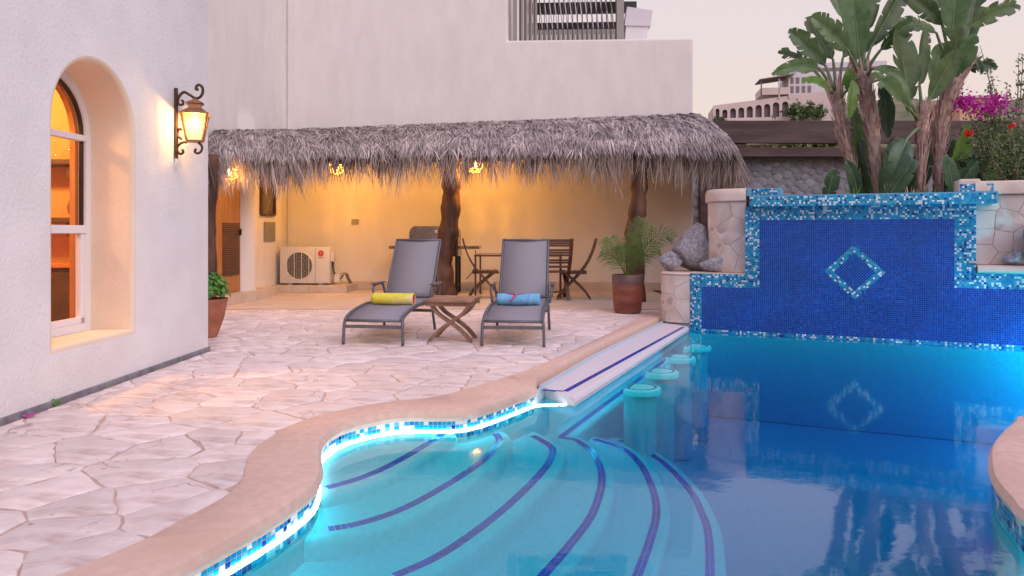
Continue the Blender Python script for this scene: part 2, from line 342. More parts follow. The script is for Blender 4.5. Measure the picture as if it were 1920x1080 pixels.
M['brown'] = mat('dark_cabinet', (0.06, 0.035, 0.025), (0.10, 0.06, 0.04), 8, 0.4)
M['clay'] = mat('clay_jar', (0.20, 0.08, 0.04), (0.32, 0.15, 0.08), 8, 0.5)
M['glass'] = glassy('window_glass')
fm = bpy.data.materials.new('seeded_lantern_glass'); fm.use_nodes = True; n_ = fm.node_tree.nodes; n_.remove(n_['Principled BSDF'])
a1, a2, a3 = n_.new('ShaderNodeBsdfTransparent'), n_.new('ShaderNodeBsdfTranslucent'), n_.new('ShaderNodeMixShader'); a3.inputs[0].default_value = 0.16
a1.inputs[0].default_value = (1, 0.93, 0.8, 1); a2.inputs[0].default_value = (0.95, 0.75, 0.5, 1)
fm.node_tree.links.new(a1.outputs[0], a3.inputs[1]); fm.node_tree.links.new(a2.outputs[0], a3.inputs[2]); fm.node_tree.links.new(a3.outputs[0], n_['Material Output'].inputs[0]); M['frosted'] = fm
M['lampglass'] = mat('lit_lantern_glass', (0.9, 0.8, 0.6), rough=0.4, emit=(1.0, 0.62, 0.26), estr=1.1)
M['bulb'] = mat('lit_bulb', (1, 0.9, 0.7), rough=0.4, emit=(1.0, 0.74, 0.36), estr=26)
M['led'] = mat('led_strip', (0.9, 0.95, 1.0), rough=0.4, emit=(0.80, 0.92, 1.0), estr=48.0)
M['stoolwhite'] = mat('stool_plaster', (0.84, 0.88, 0.90), rough=0.6)
M['poollamp'] = mat('pool_lamp_glass', (0.9, 0.95, 1.0), rough=0.4, emit=(0.45, 0.80, 1.0), estr=4.0)
M['wicker'] = mat('wicker', (0.40, 0.27, 0.13), (0.52, 0.37, 0.19), 30, 0.7)

def point_light(name, loc, watts, color, radius=0.05, parent=None):
    l = bpy.data.lights.new(name, 'POINT'); l.energy = watts; l.color = color; l.shadow_soft_size = radius
    o = bpy.data.objects.new(name, l); col.objects.link(o); o.location = loc
    if parent is not None: o.parent = parent
    return o

# ================================================================== SETTING
ZW = -0.12                                   # water level
AX = R(24)                                   # pool axis, turned from the view
PD = Vector((math.sin(AX), math.cos(AX), 0)) # along the pool
PN = Vector((math.cos(AX), -math.sin(AX), 0))# across the pool, along the tiled wall
S0 = Vector((2.20, 9.12, 0))                 # left foot of the tiled wall

# pairs of photo points: deck edge and pool edge of the coping
pairs = [((120,1080),(345,1078)),((200,1047),(413,1040)),((273,1015),(470,1008)),((333,983),(525,975)),((390,953),(567,945)),
         ((430,928),(595,920)),((455,902),(606,893)),((462,873),(604,868)),((472,850),(603,850)),((500,827),(610,832)),((540,803),(630,815)),
         ((593,783),(660,802)),((673,765),(715,789)),((740,755),(765,783)),((807,748),(825,783)),((857,737),(875,780)),((907,722),(925,767)),((960,706),(1007,737))]
ZE = -0.03
Dk = [Vector((-2.6, 0.9, 0)), Vector((-2.1, 1.5, 0)), Vector((-1.72, 1.95, 0)), Vector((-1.52, 2.22, 0))] + [at(*p[0], 0) for p in pairs]
Pk = [Vector((-2.1, 0.7, 0)), Vector((-1.68, 1.42, 0)), Vector((-1.33, 1.98, 0)), Vector((-1.16, 2.28, 0))] + [at(*p[1], ZE) for p in pairs]
for p in Pk: p.z = 0
N_ = 7
Dc = catmull(Dk, N_); Pc = catmull(Pk, N_)
D2 = [at(1010,688), at(1081,655), at(1143,626), at(1218,587)]
P2 = [at(1007,712,0), at(1113,654,0), at(1175,625.5,0), at(1236,597,0)]
Dall = Dc + D2; Pall = Pc + P2
# pool outline (plan), continued out of the frame
bar_in = [p + PN*0.06 for p in P2]
right_side = [S0 + PN*4.6, Vector((6.3, 5.9, 0))]
lobe = [Vector(p + (0,)) for p in ((5.7,5.40),(4.8,5.0),(3.9,4.72),(3.08,4.45),(2.92,4.31),(2.71,4.10),(2.49,3.85),(2.33,3.62),(2.19,3.39),(2.11,3.22),(2.05,3.05),(2.0,2.9),(1.98,2.5),(2.12,2.0),(2.5,1.4),(2.9,0.6))]
lobe_c = catmull(lobe, 4)
near_side = [Vector((2.7,-0.6,0)), Vector((1.2,-1.4,0)), Vector((-0.8,-1.3,0)), Vector((-2.2,-0.5,0))]
pool_poly = Pc + bar_in + [S0 + PN*0.0 - PD*0.0] + right_side + lobe_c + near_side

def fill_poly(poly, z, hole=None):
    tri = geometry.tessellate_polygon([[Vector((p[0], p[1], 0)) for p in poly]])
    return [(p[0], p[1], z) for p in poly], [tuple(t) for t in tri]

# ---- ground far around the site (a ring outside the plot) ----
g = MB(); rows = []
site = [(-9,-7),(12,-7),(12,22),(-9,22)]
far_ = [(-900,-900),(900,-900),(900,900),(-900,900)]
g.add([(x,y,-0.06) for x,y in site] + [(x,y,-0.06) for x,y in far_], [(i,(i+1)%4,4+(i+1)%4,4+i) for i in range(4)])
tag(g.build('ground', M['ground']), kind='structure')

# ---- pool ----
pool = tag(empty('pool', (0,0,0)), kind='structure')
def offset_curve(pts, o):
    r_ = []
    for i, p in enumerate(pts):
        t = (pts[min(i+1,len(pts)-1)] - pts[max(i-1,0)]); t.z = 0; t.normalize()
        r_.append(p + Vector((t.y, -t.x, 0)) * o)   # to the right of travel = into the pool for Pc
    return r_
basin = MB()
wallpts = offset_curve(Pc, -0.022) + bar_in + [S0 + PN*0.02 + PD*0.02] + [p.copy() for p in right_side] + offset_curve(lobe_c, -0.02) + near_side
nb = len(wallpts)
basin.add([(p.x,p.y,-0.02) for p in wallpts] + [(p.x,p.y,-1.2) for p in wallpts], [(i,(i+1)%nb,nb+(i+1)%nb,nb+i) for i in range(nb)])
basin.build('basin_wall', M['poolplaster'], pool)
fl = MB(); fl.add(*fill_poly(wallpts, -1.15)); fl.build('basin_floor', M['poolplaster'], pool)

def tile_run(curve, z, wdt, rows_, gap=0.004, t=0.03, lift=0.003, name='step_tile_line', parent=None):
    """little square tiles laid along a curve on a level surface"""
    mb = MB(); cs = [0]
    for a, b in zip(curve[:-1], curve[1:]): cs.append(cs[-1] + (b-a).length)
    L = cs[-1]; n = int(L/t); q = wdt/rows_
    def pos(s):
        s = max(0, min(L-1e-6, s)); k = max(i for i in range(len(cs)) if cs[i] <= s); k = min(k, len(cs)-2)
        u = (s-cs[k])/max(1e-9, cs[k+1]-cs[k]); p = curve[k].lerp(curve[k+1], u); d = (curve[k+1]-curve[k]).normalized()
        return p, Vector((d.y, -d.x, 0))
    for i in range(n):
        p0, n0 = pos(i*t+gap/2); p1, n1 = pos((i+1)*t-gap/2)
        for r_ in range(rows_):
            a, b = -wdt/2 + r_*q + gap/2, -wdt/2 + (r_+1)*q - gap/2
            Q = [p0+n0*a, p1+n1*a, p1+n1*b, p0+n0*b]
            mb.add([(v.x,v.y,z+lift) for v in Q] + [(v.x,v.y,z-0.004) for v in Q], [(0,1,2,3),(0,4,5,1),(1,5,6,2),(2,6,7,3),(3,7,4,0)])
    return tag(mb.build(name, M['bluetile'], parent), kind='stuff')

steps = [  # tile lines in the photo, step height, closing points behind the pool wall
 (-0.138, [(600,918),(612,915),(680,895),(740,868),(800,833),(838,808),(856,794)], [(-0.45,5.1),(-1.6,5.0),(-1.7,3.6)]),
 (-0.20, [(560,996),(615,992),(680,980),(760,952),(840,908),(900,868),(930,838),(936,824),(925,811),(905,803)], [(-0.3,5.2),(-2.0,5.0),(-2.0,3.0)]),
 (-0.30, [(640,1120),(740,1080),(830,1038),(920,975),(985,918),(1020,880),(1035,855),(1031,836),(990,813),(955,800)], [(-0.1,5.6),(-2.2,5.0),(-2.2,2.0)]),
 (-0.42, [(880,1230),(1018,1080),(1070,1020),(1110,965),(1128,910),(1125,875),(1108,845),(1078,824)], [(0.325,5.22),(2.12,9.30),(1.2,9.6),(-2.4,6.0),(-2.6,1.0)]),
 (-0.54, [(1130,1250),(1195,1080),(1220,1010),(1231,960),(1223,915),(1200,870),(1165,840),(1105,821),(1080,816)], [(0.45,6.4),(0.1,6.8),(-2.6,6.0),(-2.8,0.4),(-0.6,0.3)]),
 (-0.66, [(1330,1250),(1330,1020),(1315,960),(1290,915),(1240,865),(1190,835),(1150,824),(1110,818)], [(0.6,6.9),(0.1,7.2),(-2.6,6.0),(-2.8,-0.5),(0.6,-0.3)])]
for k, (z, px, close) in enumerate(steps):
    key = [at(x, y, z) for x, y in px]; cur = catmull(key, 6)
    if k == 3: cur = cur + [Vector((0.355,5.47,z)), Vector((2.05,9.30,z))]
    # travel runs from the near end to the far end, the pool lies to the right
    nose = offset_curve(cur, 0.055)
    ring = [Vector(p) for p in nose]
    poly = ring + [Vector((c[0], c[1], z)) for c in (close if k != 3 else close[2:])]
    mb = MB(); mb.add(*fill_poly(poly, z))
    n1, n2, n3 = offset_curve(nose, 0.018), offset_curve(nose, 0.027), offset_curve(nose, 0.03)
    mb.strip([[(p.x,p.y,z) for p in nose], [(p.x,p.y,z-0.006) for p in n1], [(p.x,p.y,z-0.02) for p in n2], [(p.x,p.y,z-0.04) for p in n3], [(p.x,p.y,-1.16) for p in n3]])
    st = mb.build('step', M['poolplaster'], pool, smooth='auto', fix=False)
    bm = bmesh.new(); bm.from_mesh(st.data); bmesh.ops.remove_doubles(bm, verts=bm.verts[:], dist=0.0005); bmesh.ops.recalc_face_normals(bm, faces=bm.faces[:]); bm.to_mesh(st.data); bm.free()
    a, b = (1, -2) if k < 3 else ((0, None) if k == 3 else (0, -1))
    i0 = 6 if k < 3 else 0; i1 = len(cur) - (7 if k < 3 or k > 3 else 0)
    tile_run(cur[i0:i1], z, 0.05, 2, t=0.028, parent=st)

# coping
def coping_rows(Dp, Pp, z=0.012):
    rows = [[], [], [], [], [], [], []]
    for d, p in zip(Dp, Pp):
        t = (p - d); t.z = 0; t.normalize()
        rows[0].append((d.x, d.y, -0.03)); rows[1].append((d.x, d.y, z-0.004)); q = d + t*0.006; rows[2].append((q.x, q.y, z))
        q = p - t*0.05; rows[3].append((q.x, q.y, z)); q = p - t*0.018; rows[4].append((q.x, q.y, z-0.009))
        rows[5].append((p.x, p.y, ZE)); q = p - t*0.012; rows[6].append((q.x, q.y, ZE-0.028))
    for d, p in zip(Dp, Pp): pass
    rows.append([(p.x - (p-d).normalized().x*0.08, p.y - (p-d).normalized().y*0.08, ZE-0.03) for d, p in zip(Dp, Pp)])
    return rows
cp = MB(); cp.strip(coping_rows(Dc, Pc)); cp.build('coping', M['coping'], pool, smooth='auto')
cp = MB(); cp.strip(coping_rows([Dc[-1]] + D2, [Pc[-1]] + P2)); cp.build('coping', M['coping'], pool, smooth='auto')
# lobe of deck on the right with its own coping
lob_in = offset_curve(lobe_c, -0.34)
cp = MB(); cp.strip(coping_rows(lob_in, lobe_c)); cp.build('coping', M['coping'], pool, smooth='auto')
ld = MB(); ld.add(*fill_poly([p for p in offset_curve(lobe_c, -0.30)] + [Vector((3.6,-0.4,0)), Vector((7.0,-0.4,0)), Vector((8.0,3,0)), Vector((7.5,6.4,0)), Vector((6.4,5.75,0))], 0.004)); ld.build('deck', M['coping'], pool)
# tile band along the water line: single glass tiles in two rows, on real depth
def band(curve, z0, z1, rows_, t, off, name):
    mb = MB(); cs = [0]
    for a, b in zip(curve[:-1], curve[1:]): cs.append(cs[-1] + (b-a).length)
    h = (z1-z0)/rows_; k = 0; L = cs[-1]
    for i in range(int(L/t)):
        s0, s1 = i*t+0.0015, (i+1)*t-0.0015
        Q = []
        for s in (s0, s1):
            k = max(j for j in range(len(cs)-1) if cs[j] <= s); u = (s-cs[k])/max(1e-9, cs[k+1]-cs[k])
            d = (curve[k+1]-curve[k]).normalized(); Q.append(curve[k].lerp(curve[k+1], u) + Vector((d.y,-d.x,0))*off)
        for r_ in range(rows_):
            a, b = z0+r_*h+0.0015, z0+(r_+1)*h-0.0015
            mb.add([(Q[0].x,Q[0].y,a),(Q[1].x,Q[1].y,a),(Q[1].x,Q[1].y,b),(Q[0].x,Q[0].y,b)], [(0,1,2,3)])
    return tag(mb.build(name, M['border'], pool, fix=False), kind='stuff')
band(Pc, -0.165, -0.055, 4, 0.0285, -0.019, 'waterline_tile_band')
band(lobe_c, -0.165, -0.055, 4, 0.0285, -0.017, 'waterline_tile_band')
# glowing strip just above the water
led_pts = offset_curve(Pc, -0.012)
led = MB(); led.tube([(p.x,p.y,ZW+0.006) for p in led_pts] , 0.0022, 6); led.build('led_strip', M['led'], pool, smooth=True)
led = MB(); a = led_pts[-1]; b_ = at(1074,759,ZW); led.tube([(a.x,a.y,ZW+0.006),(b_.x,b_.y,ZW+0.003)], [0.002,0.0006], 6); led.build('led_strip', M['led'], pool, smooth=True)

# swim-up bar counter
ctr = [at(1007,712,-0.05), at(1236,597,-0.05), at(1292,613,-0.055), at(1078,748,-0.055)]
bc = MB()
def bar_ring(o, z):
    c = sum((Vector(p) for p in ctr), Vector())/4
    A, B, C_, D_ = [Vector((p.x,p.y,0)) for p in ctr]
    return [(p.x,p.y,z) for p in (A - PN*0.14 - PD*0.03, B - PN*0.14, C_ + PN*o, D_ + PN*o*0.8 - PD*o)]
rg = [bar_ring(-0.04,-0.05), bar_ring(-0.014,-0.056), bar_ring(0.0,-0.078), bar_ring(-0.006,-0.11), bar_ring(-0.05,-0.135)]
vs_ = [p for r_ in rg for p in r_]; fs_ = [(0,1,2,3), (19,18,17,16)] + [(i*4+k, i*4+(k+1)%4, (i+1)*4+(k+1)%4, (i+1)*4+k) for i in range(4) for k in range(4)]
bc.add(vs_, fs_); bar = bc.build('bar_counter', M['barplaster'], pool)
l1 = [at(1016,731,-0.05), at(1060,734,-0.05)]; l2 = [at(1060,734,-0.05), at(1281,613.5,-0.05)]
tile_run(l1, -0.05, 0.03, 2, t=0.02, parent=bar); tile_run(l2, -0.05, 0.045, 2, t=0.025, parent=bar)

q_ = [Vector((ctr[3].x,ctr[3].y,0)) - PN*0.16 + PD*0.35, Vector((ctr[2].x,ctr[2].y,0)) - PN*0.16]
led = MB(); led.tube([(q_[0].x,q_[0].y,-0.141),(q_[1].x,q_[1].y,-0.141)], 0.004, 6); led.build('led_strip', M['led'], bar, smooth=True)
# under-water stools
for i, (x, y, dx) in enumerate(((1200,725,0),(1237,695,0),(1272,668,0),(1304,648,0))):
    p = at(x, y, -0.14)
    st = tag(empty('bar_stool', (p.x, p.y, -1.14), -AX), ['round pale underwater bar stool nearest the pool steps', 'second underwater bar stool from the pool steps', 'third underwater bar stool from the pool steps', 'underwater bar stool closest to the blue tiled wall'][i], 'stool', 'underwater stools along the bar')
    prof = []
    for k in range(28):
        a = 2*math.pi*k/28; x_, y_ = 0.165*math.cos(a), 0.165*math.sin(a)
        if x_ < -0.10: x_ = -0.10 - (abs(y_)<0.13)*0.0
        prof.append((x_, y_))
    top = 1.0
    mb = MB(); n = 28
    rings = [(1.0,top-0.05),(1.03,top-0.03),(1.0,top-0.006),(0.93,top)]
    mb.add([(q[0]*s,q[1]*s,z) for s,z in rings for q in prof], [(i_*n+k,i_*n+(k+1)%n,(i_+1)*n+(k+1)%n,(i_+1)*n+k) for i_ in range(3) for k in range(n)] + [tuple(range(3*n,4*n)), tuple(range(n-1,-1,-1))])
    mb.build('seat', M['stoolwhite'], st, smooth='auto')
    pd = MB(); pd.lathe([(0.13,0.0),(0.13,top-0.045)], 24); pd.build('pedestal', M['poolplaster'], st, smooth='auto')
    ring = [Vector((q[0]*0.76,q[1]*0.76,0)) for q in prof]; ring.append(ring[0])
    tile_run(ring, top, 0.02, 1, t=0.02, lift=0.002, name='seat_tile_ring', parent=st)

# water body
wm = bpy.data.materials.new('pool_water'); wm.use_nodes = True
n = wm.node_tree.nodes; l = wm.node_tree.links; n.remove(n['Principled BSDF'])
t = n.new('ShaderNodeBsdfTransparent'); gl = n.new('ShaderNodeBsdfGlossy'); gl.inputs['Roughness'].default_value = 0.05
bp = n.new('ShaderNodeBump'); bp.inputs['Strength'].default_value = 0.06; bp.inputs['Distance'].default_value = 0.02
nz = n.new('ShaderNodeTexNoise'); nz.inputs['Scale'].default_value = 5.0; nz.inputs['Detail'].default_value = 3
tcn = n.new('ShaderNodeTexCoord'); l.new(tcn.outputs['Object'], nz.inputs['Vector']); l.new(nz.outputs[0], bp.inputs['Height'])
l.new(bp.outputs[0], gl.inputs['Normal'])
mx = n.new('ShaderNodeMixShader'); l.new(schlick(n, l, 0.055, 2.9, bp.outputs[0], 0.62), mx.inputs[0]); l.new(t.outputs[0], mx.inputs[1]); l.new(gl.outputs[0], mx.inputs[2])
l.new(mx.outputs[0], n['Material Output'].inputs['Surface'])
va = n.new('ShaderNodeVolumeAbsorption'); va.inputs['Color'].default_value = (0.0, 0.980, 0.992, 1); va.inputs['Density'].default_value = 14.0
l.new(va.outputs[0], n['Material Output'].inputs['Volume'])
wp = offset_curve(Pc, -0.05) + [p - PN*0.03 for p in bar_in] + [S0 + PD*0.06] + [S0 + PN*4.7 + PD*0.06, Vector((6.5,5.8,0))] + offset_curve(lobe_c, -0.05) + [p*1.03 for p in near_side]
vt, ft = fill_poly(wp, ZW); vb, _ = fill_poly(wp, -1.25); nw = len(wp)
wmb = MB(); wmb.add(vt + vb, ft + [tuple(i+nw for i in reversed(t_)) for t_ in ft] + [(i,(i+1)%nw,nw+(i+1)%nw,nw+i) for i in range(nw)])
wmesh = wmb.build('water', wm); tag(wmesh, kind='structure')

# ---- patio: flagstones one by one ----
HW = lambda d: -2.92 + 0.041*(d-4.2)          # house wall line
def voronoi(seeds, bounds, sx=1.0):
    cells = []
    x0, x1, y0, y1 = bounds
    for i, (sx_, sy_) in enumerate(seeds):
        poly = [(x0,y0),(x1,y0),(x1,y1),(x0,y1)]
        dd = (seeds[:,0]-sx_)**2 + (seeds[:,1]-sy_)**2
        for j in np.argsort(dd)[1:26]:
            mx_, my_ = (seeds[j]+seeds[i])/2; nx, ny = seeds[j]-seeds[i]
            o_ = []
            for a, b in zip(poly, poly[1:]+poly[:1]):
                da = (a[0]-mx_)*nx+(a[1]-my_)*ny; db = (b[0]-mx_)*nx+(b[1]-my_)*ny
                if da <= 0: o_.append(a)
                if da*db < 0:
                    u = da/(da-db); o_.append((a[0]+(b[0]-a[0])*u, a[1]+(b[1]-a[1])*u))
            poly = o_
            if len(poly) < 3: break
        if len(poly) >= 3: cells.append(poly)
    return cells
def seeds_in(bounds, n, rmin, rmax, seed=1):
    r_ = np.random.default_rng(seed); pts = []; rad = []
    x0,x1,y0,y1 = bounds; tries = 0
    while len(pts) < n and tries < n*60:
        tries += 1
        p = (r_.uniform(x0,x1), r_.uniform(y0,y1)); q = r_.uniform(rmin, rmax)
        if all((p[0]-a[0])**2+(p[1]-a[1])**2 > ((q+b)/2)**2 for a, b in zip(pts, rad)): pts.append(p); rad.append(q)
    return np.array(pts)
def inset(poly, g):
    """move every edge of a convex cell inwards by g"""
    n = len(poly); cx = sum(p[0] for p in poly)/n; cy = sum(p[1] for p in poly)/n
    ed = []
    for a, b in zip(poly, poly[1:]+poly[:1]):
        tx, ty = b[0]-a[0], b[1]-a[1]; L = math.hypot(tx,ty)
        if L < 1e-5: continue
        nx, ny = -ty/L, tx/L
        if (cx-a[0])*nx+(cy-a[1])*ny < 0: nx, ny = -nx, -ny
        ed.append((a[0]+nx*g, a[1]+ny*g, nx, ny))
    out_ = list(poly)
    for ax_, ay_, nx, ny in ed:
        o_ = []
        for a, b in zip(out_, out_[1:]+out_[:1]):
            da = (a[0]-ax_)*nx+(a[1]-ay_)*ny; db = (b[0]-ax_)*nx+(b[1]-ay_)*ny
            if da >= 0: o_.append(a)
            if da*db < 0: u = da/(da-db); o_.append((a[0]+(b[0]-a[0])*u, a[1]+(b[1]-a[1])*u))
        out_ = o_
        if len(out_) < 3: return None
    return out_
def densify(poly, step, jit=0.0):
    o_ = []
    for a, b in zip(poly, poly[1:]+poly[:1]):
        L = math.hypot(b[0]-a[0], b[1]-a[1]); k = max(1, int(L/step))
        for i in range(k):
            u = i/k; q = jit if i else jit*0.6
            o_.append((a[0]+(b[0]-a[0])*u+random.uniform(-q,q), a[1]+(b[1]-a[1])*u+random.uniform(-q,q)))
    return o_
def area(poly): return 0.5*sum(a[0]*b[1]-b[0]*a[1] for a, b in zip(poly, poly[1:]+poly[:1]))
def inside(p, poly):
    c = False
    for a, b in zip(poly, poly[1:]+poly[:1]):
        if (a[1] > p[1]) != (b[1] > p[1]) and p[0] < (b[0]-a[0])*(p[1]-a[1])/(b[1]-a[1])+a[0]: c = not c
    return c
def nearest(p, pts):
    best = None
    for a, b in zip(pts[:-1], pts[1:]):
        tx, ty = b[0]-a[0], b[1]-a[1]; L2 = tx*tx+ty*ty
        if L2 < 1e-12: continue
        u = max(0, min(1, ((p[0]-a[0])*tx+(p[1]-a[1])*ty)/L2)); q = (a[0]+tx*u, a[1]+ty*u); d = (q[0]-p[0])**2+(q[1]-p[1])**2
        if best is None or d < best[0]: best = (d, q)
    return best[1]
YB = 10.45
dl = [(p.x,p.y) for p in Dall]
deck_line = [(dl[0][0]-0.6, dl[0][1]-1.5)] + dl + [(2.05,9.9),(2.2,10.6)]
no_stone = deck_line + [(5,10.6),(5,-3),(-3,-3)]
patio = MB(); dm_ = [((a.x*.6+b.x*.4), (a.y*.6+b.y*.4)) for a, b in zip(Dall, Pall)]; pb = [(-4.9,-1),(-3.0,-1)] + dm_ + [(2.3,9.8),(2.3,10.9),(-4.9,10.9)]
patio.add(*fill_poly([Vector(p+(0,)) for p in pb], -0.006))
patio = tag(patio.build('patio', M['mortar']), kind='structure')
bnd = (-4.6, 2.4, 0.4, YB)
sd_ = seeds_in((-4.7,2.5,0.3,YB+0.1), 520, 0.14, 0.66, 5)
sd_[:,0] += 0.25*np.sin(sd_[:,1]*1.7)
nst = 0
for c in voronoi(sd_, bnd):
    c = inset(c, random.choice((0.002,0.004,0.006,0.009)))
    if not c: continue
    # keep clear of the house wall
    if min(p[1] for p in c) < 6.85:
        o_ = []
        L_ = lambda p: p[0] - (HW(p[1]) + 0.035)
        for a, b in zip(c, c[1:]+c[:1]):
            da, db = L_(a), L_(b)
            if da >= 0: o_.append(a)
            if da*db < 0: u = da/(da-db); o_.append((a[0]+(b[0]-a[0])*u, a[1]+(b[1]-a[1])*u))
        c = o_
        if len(c) < 3: continue
    q = densify(c, 0.06, 0.010)
    ins = [inside(p, no_stone) for p in q]
    if all(ins): continue
    if any(ins): q = [nearest(p, deck_line) if i_ else p for p, i_ in zip(q, ins)]
    if area(q) < 0: q.reverse()
    if abs(area(q)) < 0.006: continue
    n = len(q); cx = sum(p[0] for p in q)/n; cy = sum(p[1] for p in q)/n; h = random.uniform(-0.002, 0.004)
    tx, ty = random.uniform(-0.006,0.006), random.uniform(-0.006,0.006)
    r0 = [(x-cx,y-cy,-0.03) for x,y in q]; r1 = [(x-cx,y-cy,h-0.005) for x,y in q]
    r2 = []
    for x,y in q:
        dx, dy = x-cx, y-cy; L = math.hypot(dx,dy); s_ = max(0,(L-0.009)/L) if L > 0 else 1
        r2.append((dx*s_, dy*s_, h+dx*tx+dy*ty))
    mb = MB(); mb.add(r0+r1+r2, [(k,(k+1)%n,n+(k+1)%n,n+k) for k in range(n)] + [(n+k,n+(k+1)%n,2*n+(k+1)%n,2*n+k) for k in range(n)] + [tuple(range(2*n,3*n))])
    o = mb.build('flagstone', M['stone'], patio, smooth='auto', fix=False); o.location = (cx, cy, 0); nst += 1
print('flagstones', nst)
# porch slab under the thatch
pm = MB(); pm.box(-7, 2.6, YB+0.012, 14.4, -0.2, 0.012); tag(pm.build('porch_floor', M['porch']), kind='structure')
pm = MB(); pm.box(2.6, 9.5, 10.9, 14.6, -0.2, -0.01); tag(pm.build('back_yard_ground', M['ground']), kind='structure')

# ---- left house with arched window ----
wd = Vector((0.041, 1, 0)).normalized()
hrz = -math.atan(0.041)
house = thing('house', 'white plastered house wall with arched window on the left', 'house', (HW(6.87), 6.87, 0), hrz)
# local frame: y runs along the wall (0 at the corner, negative to the viewer), +x out of the wall
def hloc(d): return (d - 6.87) / wd.y
y0_, y1_ = hloc(4.68), hloc(5.59); zs, zt = 0.365, 1.82; rad = (y1_-y0_)/2; yc = (y0_+y1_)/2
def arch_loop(o):
    pts = [(y0_-o, zs-o), (y1_+o, zs-o)]
    pts += [(yc+(rad+o)*math.cos(a), zt+(rad+o)*math.sin(a)) for a in [math.pi*k/28 for k in range(29)]]
    return pts
bm = bmesh.new(); RB = 0.035
def loop_edges(pts, x):
    v = [bm.verts.new((x,p[0],p[1])) for p in pts]; return v, [bm.edges.new((v[i], v[(i+1)%len(v)])) for i in range(len(v))]
ov, oe = loop_edges([(-10,0.03),(-0.03,0.03),(-0.03,7.0),(-10,7.0)], 0)
av, ae = loop_edges(arch_loop(RB), 0)
bmesh.ops.triangle_fill(bm, use_beauty=True, use_dissolve=False, edges=oe+ae, normal=(1,0,0))
# rounded outer corner and end wall
prev = [ov[1], ov[2]]
for x, y in ((-0.006,-0.014),(-0.014,-0.006),(-0.03,0.0),(-4.0,0.0)):
    nv = [bm.verts.new((x,y,0.03)), bm.verts.new((x,y,7.0))]; bm.faces.new((prev[0],nv[0],nv[1],prev[1])); prev = nv
me = bpy.data.meshes.new('wall'); bm.normal_update(); bmesh.ops.recalc_face_normals(bm, faces=bm.faces[:]); bm.to_mesh(me); bm.free()
hw_ = obj('wall', me, house, M['plaster'])
me.polygons.foreach_set('use_smooth', [True]*len(me.polygons)); me.set_sharp_from_angle(angle=R(50))
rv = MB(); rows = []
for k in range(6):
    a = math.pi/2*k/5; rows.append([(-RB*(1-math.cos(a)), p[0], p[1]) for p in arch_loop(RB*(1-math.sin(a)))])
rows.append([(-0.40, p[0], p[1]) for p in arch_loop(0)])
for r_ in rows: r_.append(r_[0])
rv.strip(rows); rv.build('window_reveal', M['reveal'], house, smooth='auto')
pl = MB(); pl.box(-0.05, 0.012, -10, 0.0, -0.03, 0.038, 0.006); pl.build('plinth', M['plinth'], house)
# window
win = empty('window', (-0.36, 0, 0)); win.parent = house
fw = 0.055
def ring_frame(o0, o1, x0, x1):
    a, b = arch_loop(-o0), arch_loop(-o1); n = len(a); mb = MB()
    mb.add([(x0,*p) for p in a]+[(x0,*p) for p in b]+[(x1,*p) for p in a]+[(x1,*p) for p in b],
           [q for i in range(n) for j in [(i+1)%n] for q in ((i,j,n+j,n+i),(2*n+i,3*n+i,3*n+j,2*n+j),(n+i,n+j,3*n+j,3*n+i),(i,2*n+i,2*n+j,j))])
    return mb
ring_frame(0.0, fw, -0.03, 0.03).build('frame', M['white'], win)
ring_frame(fw+0.001, fw+0.012, -0.02, 0.012).build('gasket', M['black'], win)
for z, h in ((zt-0.02, 0.045),(1.12,0.06)):
    mb = MB(); mb.box(-0.028,0.033,y0_+fw-0.005,y1_-fw+0.005,z-h/2,z+h/2,0.004); mb.build('rail', M['white'], win)
mb = MB(); mb.box(-0.024,0.02,y1_-fw-0.045,y1_-fw-0.001,zs+fw,1.09,0.003); mb.build('sash_stile', M['white'], win)
mb = MB(); mb.box(-0.024,0.02,y0_+fw,y1_-fw,zs+fw,zs+fw+0.045,0.003); mb.build('sash_bottom_rail', M['white'], win)
for z0, z1 in ((zs+fw+0.04,1.09),(1.15,zt-0.045)):
    mb = MB(); mb.add([(0,y0_+fw,z0),(0,y1_-fw,z0),(0,y1_-fw,z1),(0,y0_+fw,z1)],[(0,1,2,3)]); mb.build('pane', M['glass'], win, fix=False)
pa = [(p[0],p[1]) for p in arch_loop(-fw) if p[1] >= zt-0.001]; n = len(pa); mb = MB(); mb.add([(0,p[0],max(p[1],zt+0.003)) for p in pa],[tuple(range(n))]); mb.build('pane', M['glass'], win, fix=False)
# wooden lining inside and the room behind
ring_frame(0.005, 0.05, -0.10, -0.06).build('wooden_lining', M['roomwood'], win)
# room shell with the window opening: back wall of slab around the arch
rm = empty('room'); rm.parent = house
mb = MB(); mb.box(-4.2,-0.45,-0.30,-0.25,0,2.8); mb.build('end_wall', M['roomwall'], rm)
mb = MB(); mb.box(-4.25,-4.2,-5,-0.25,0,2.8); mb.build('side_wall', M['roomwall'], rm)
mb = MB(); mb.box(-4.2,-0.45,-5.05,-5,0,2.8); mb.build('end_wall', M['roomwall'], rm)
mb = MB(); mb.box(-4.2,-0.45,-5,-0.3,2.75,2.8); mb.build('room_ceiling', M['roomwall'], rm)
mb = MB(); mb.box(-4.2,-0.45,-5,-0.3,-0.05,0.0); mb.build('room_floor', M['roomwood'], rm)
bm = bmesh.new()
ov, oe = loop_edges([(-5,0),(-0.25,0),(-0.25,2.8),(-5,2.8)], -0.44); av, ae = loop_edges(arch_loop(0.0), -0.44)
bmesh.ops.triangle_fill(bm, use_beauty=True, use_dissolve=False, edges=oe+ae, normal=(1,0,0))
me = bpy.data.meshes.new('window_wall'); bm.to_mesh(me); bm.free(); obj('window_wall', me, rm, M['roomwall'])
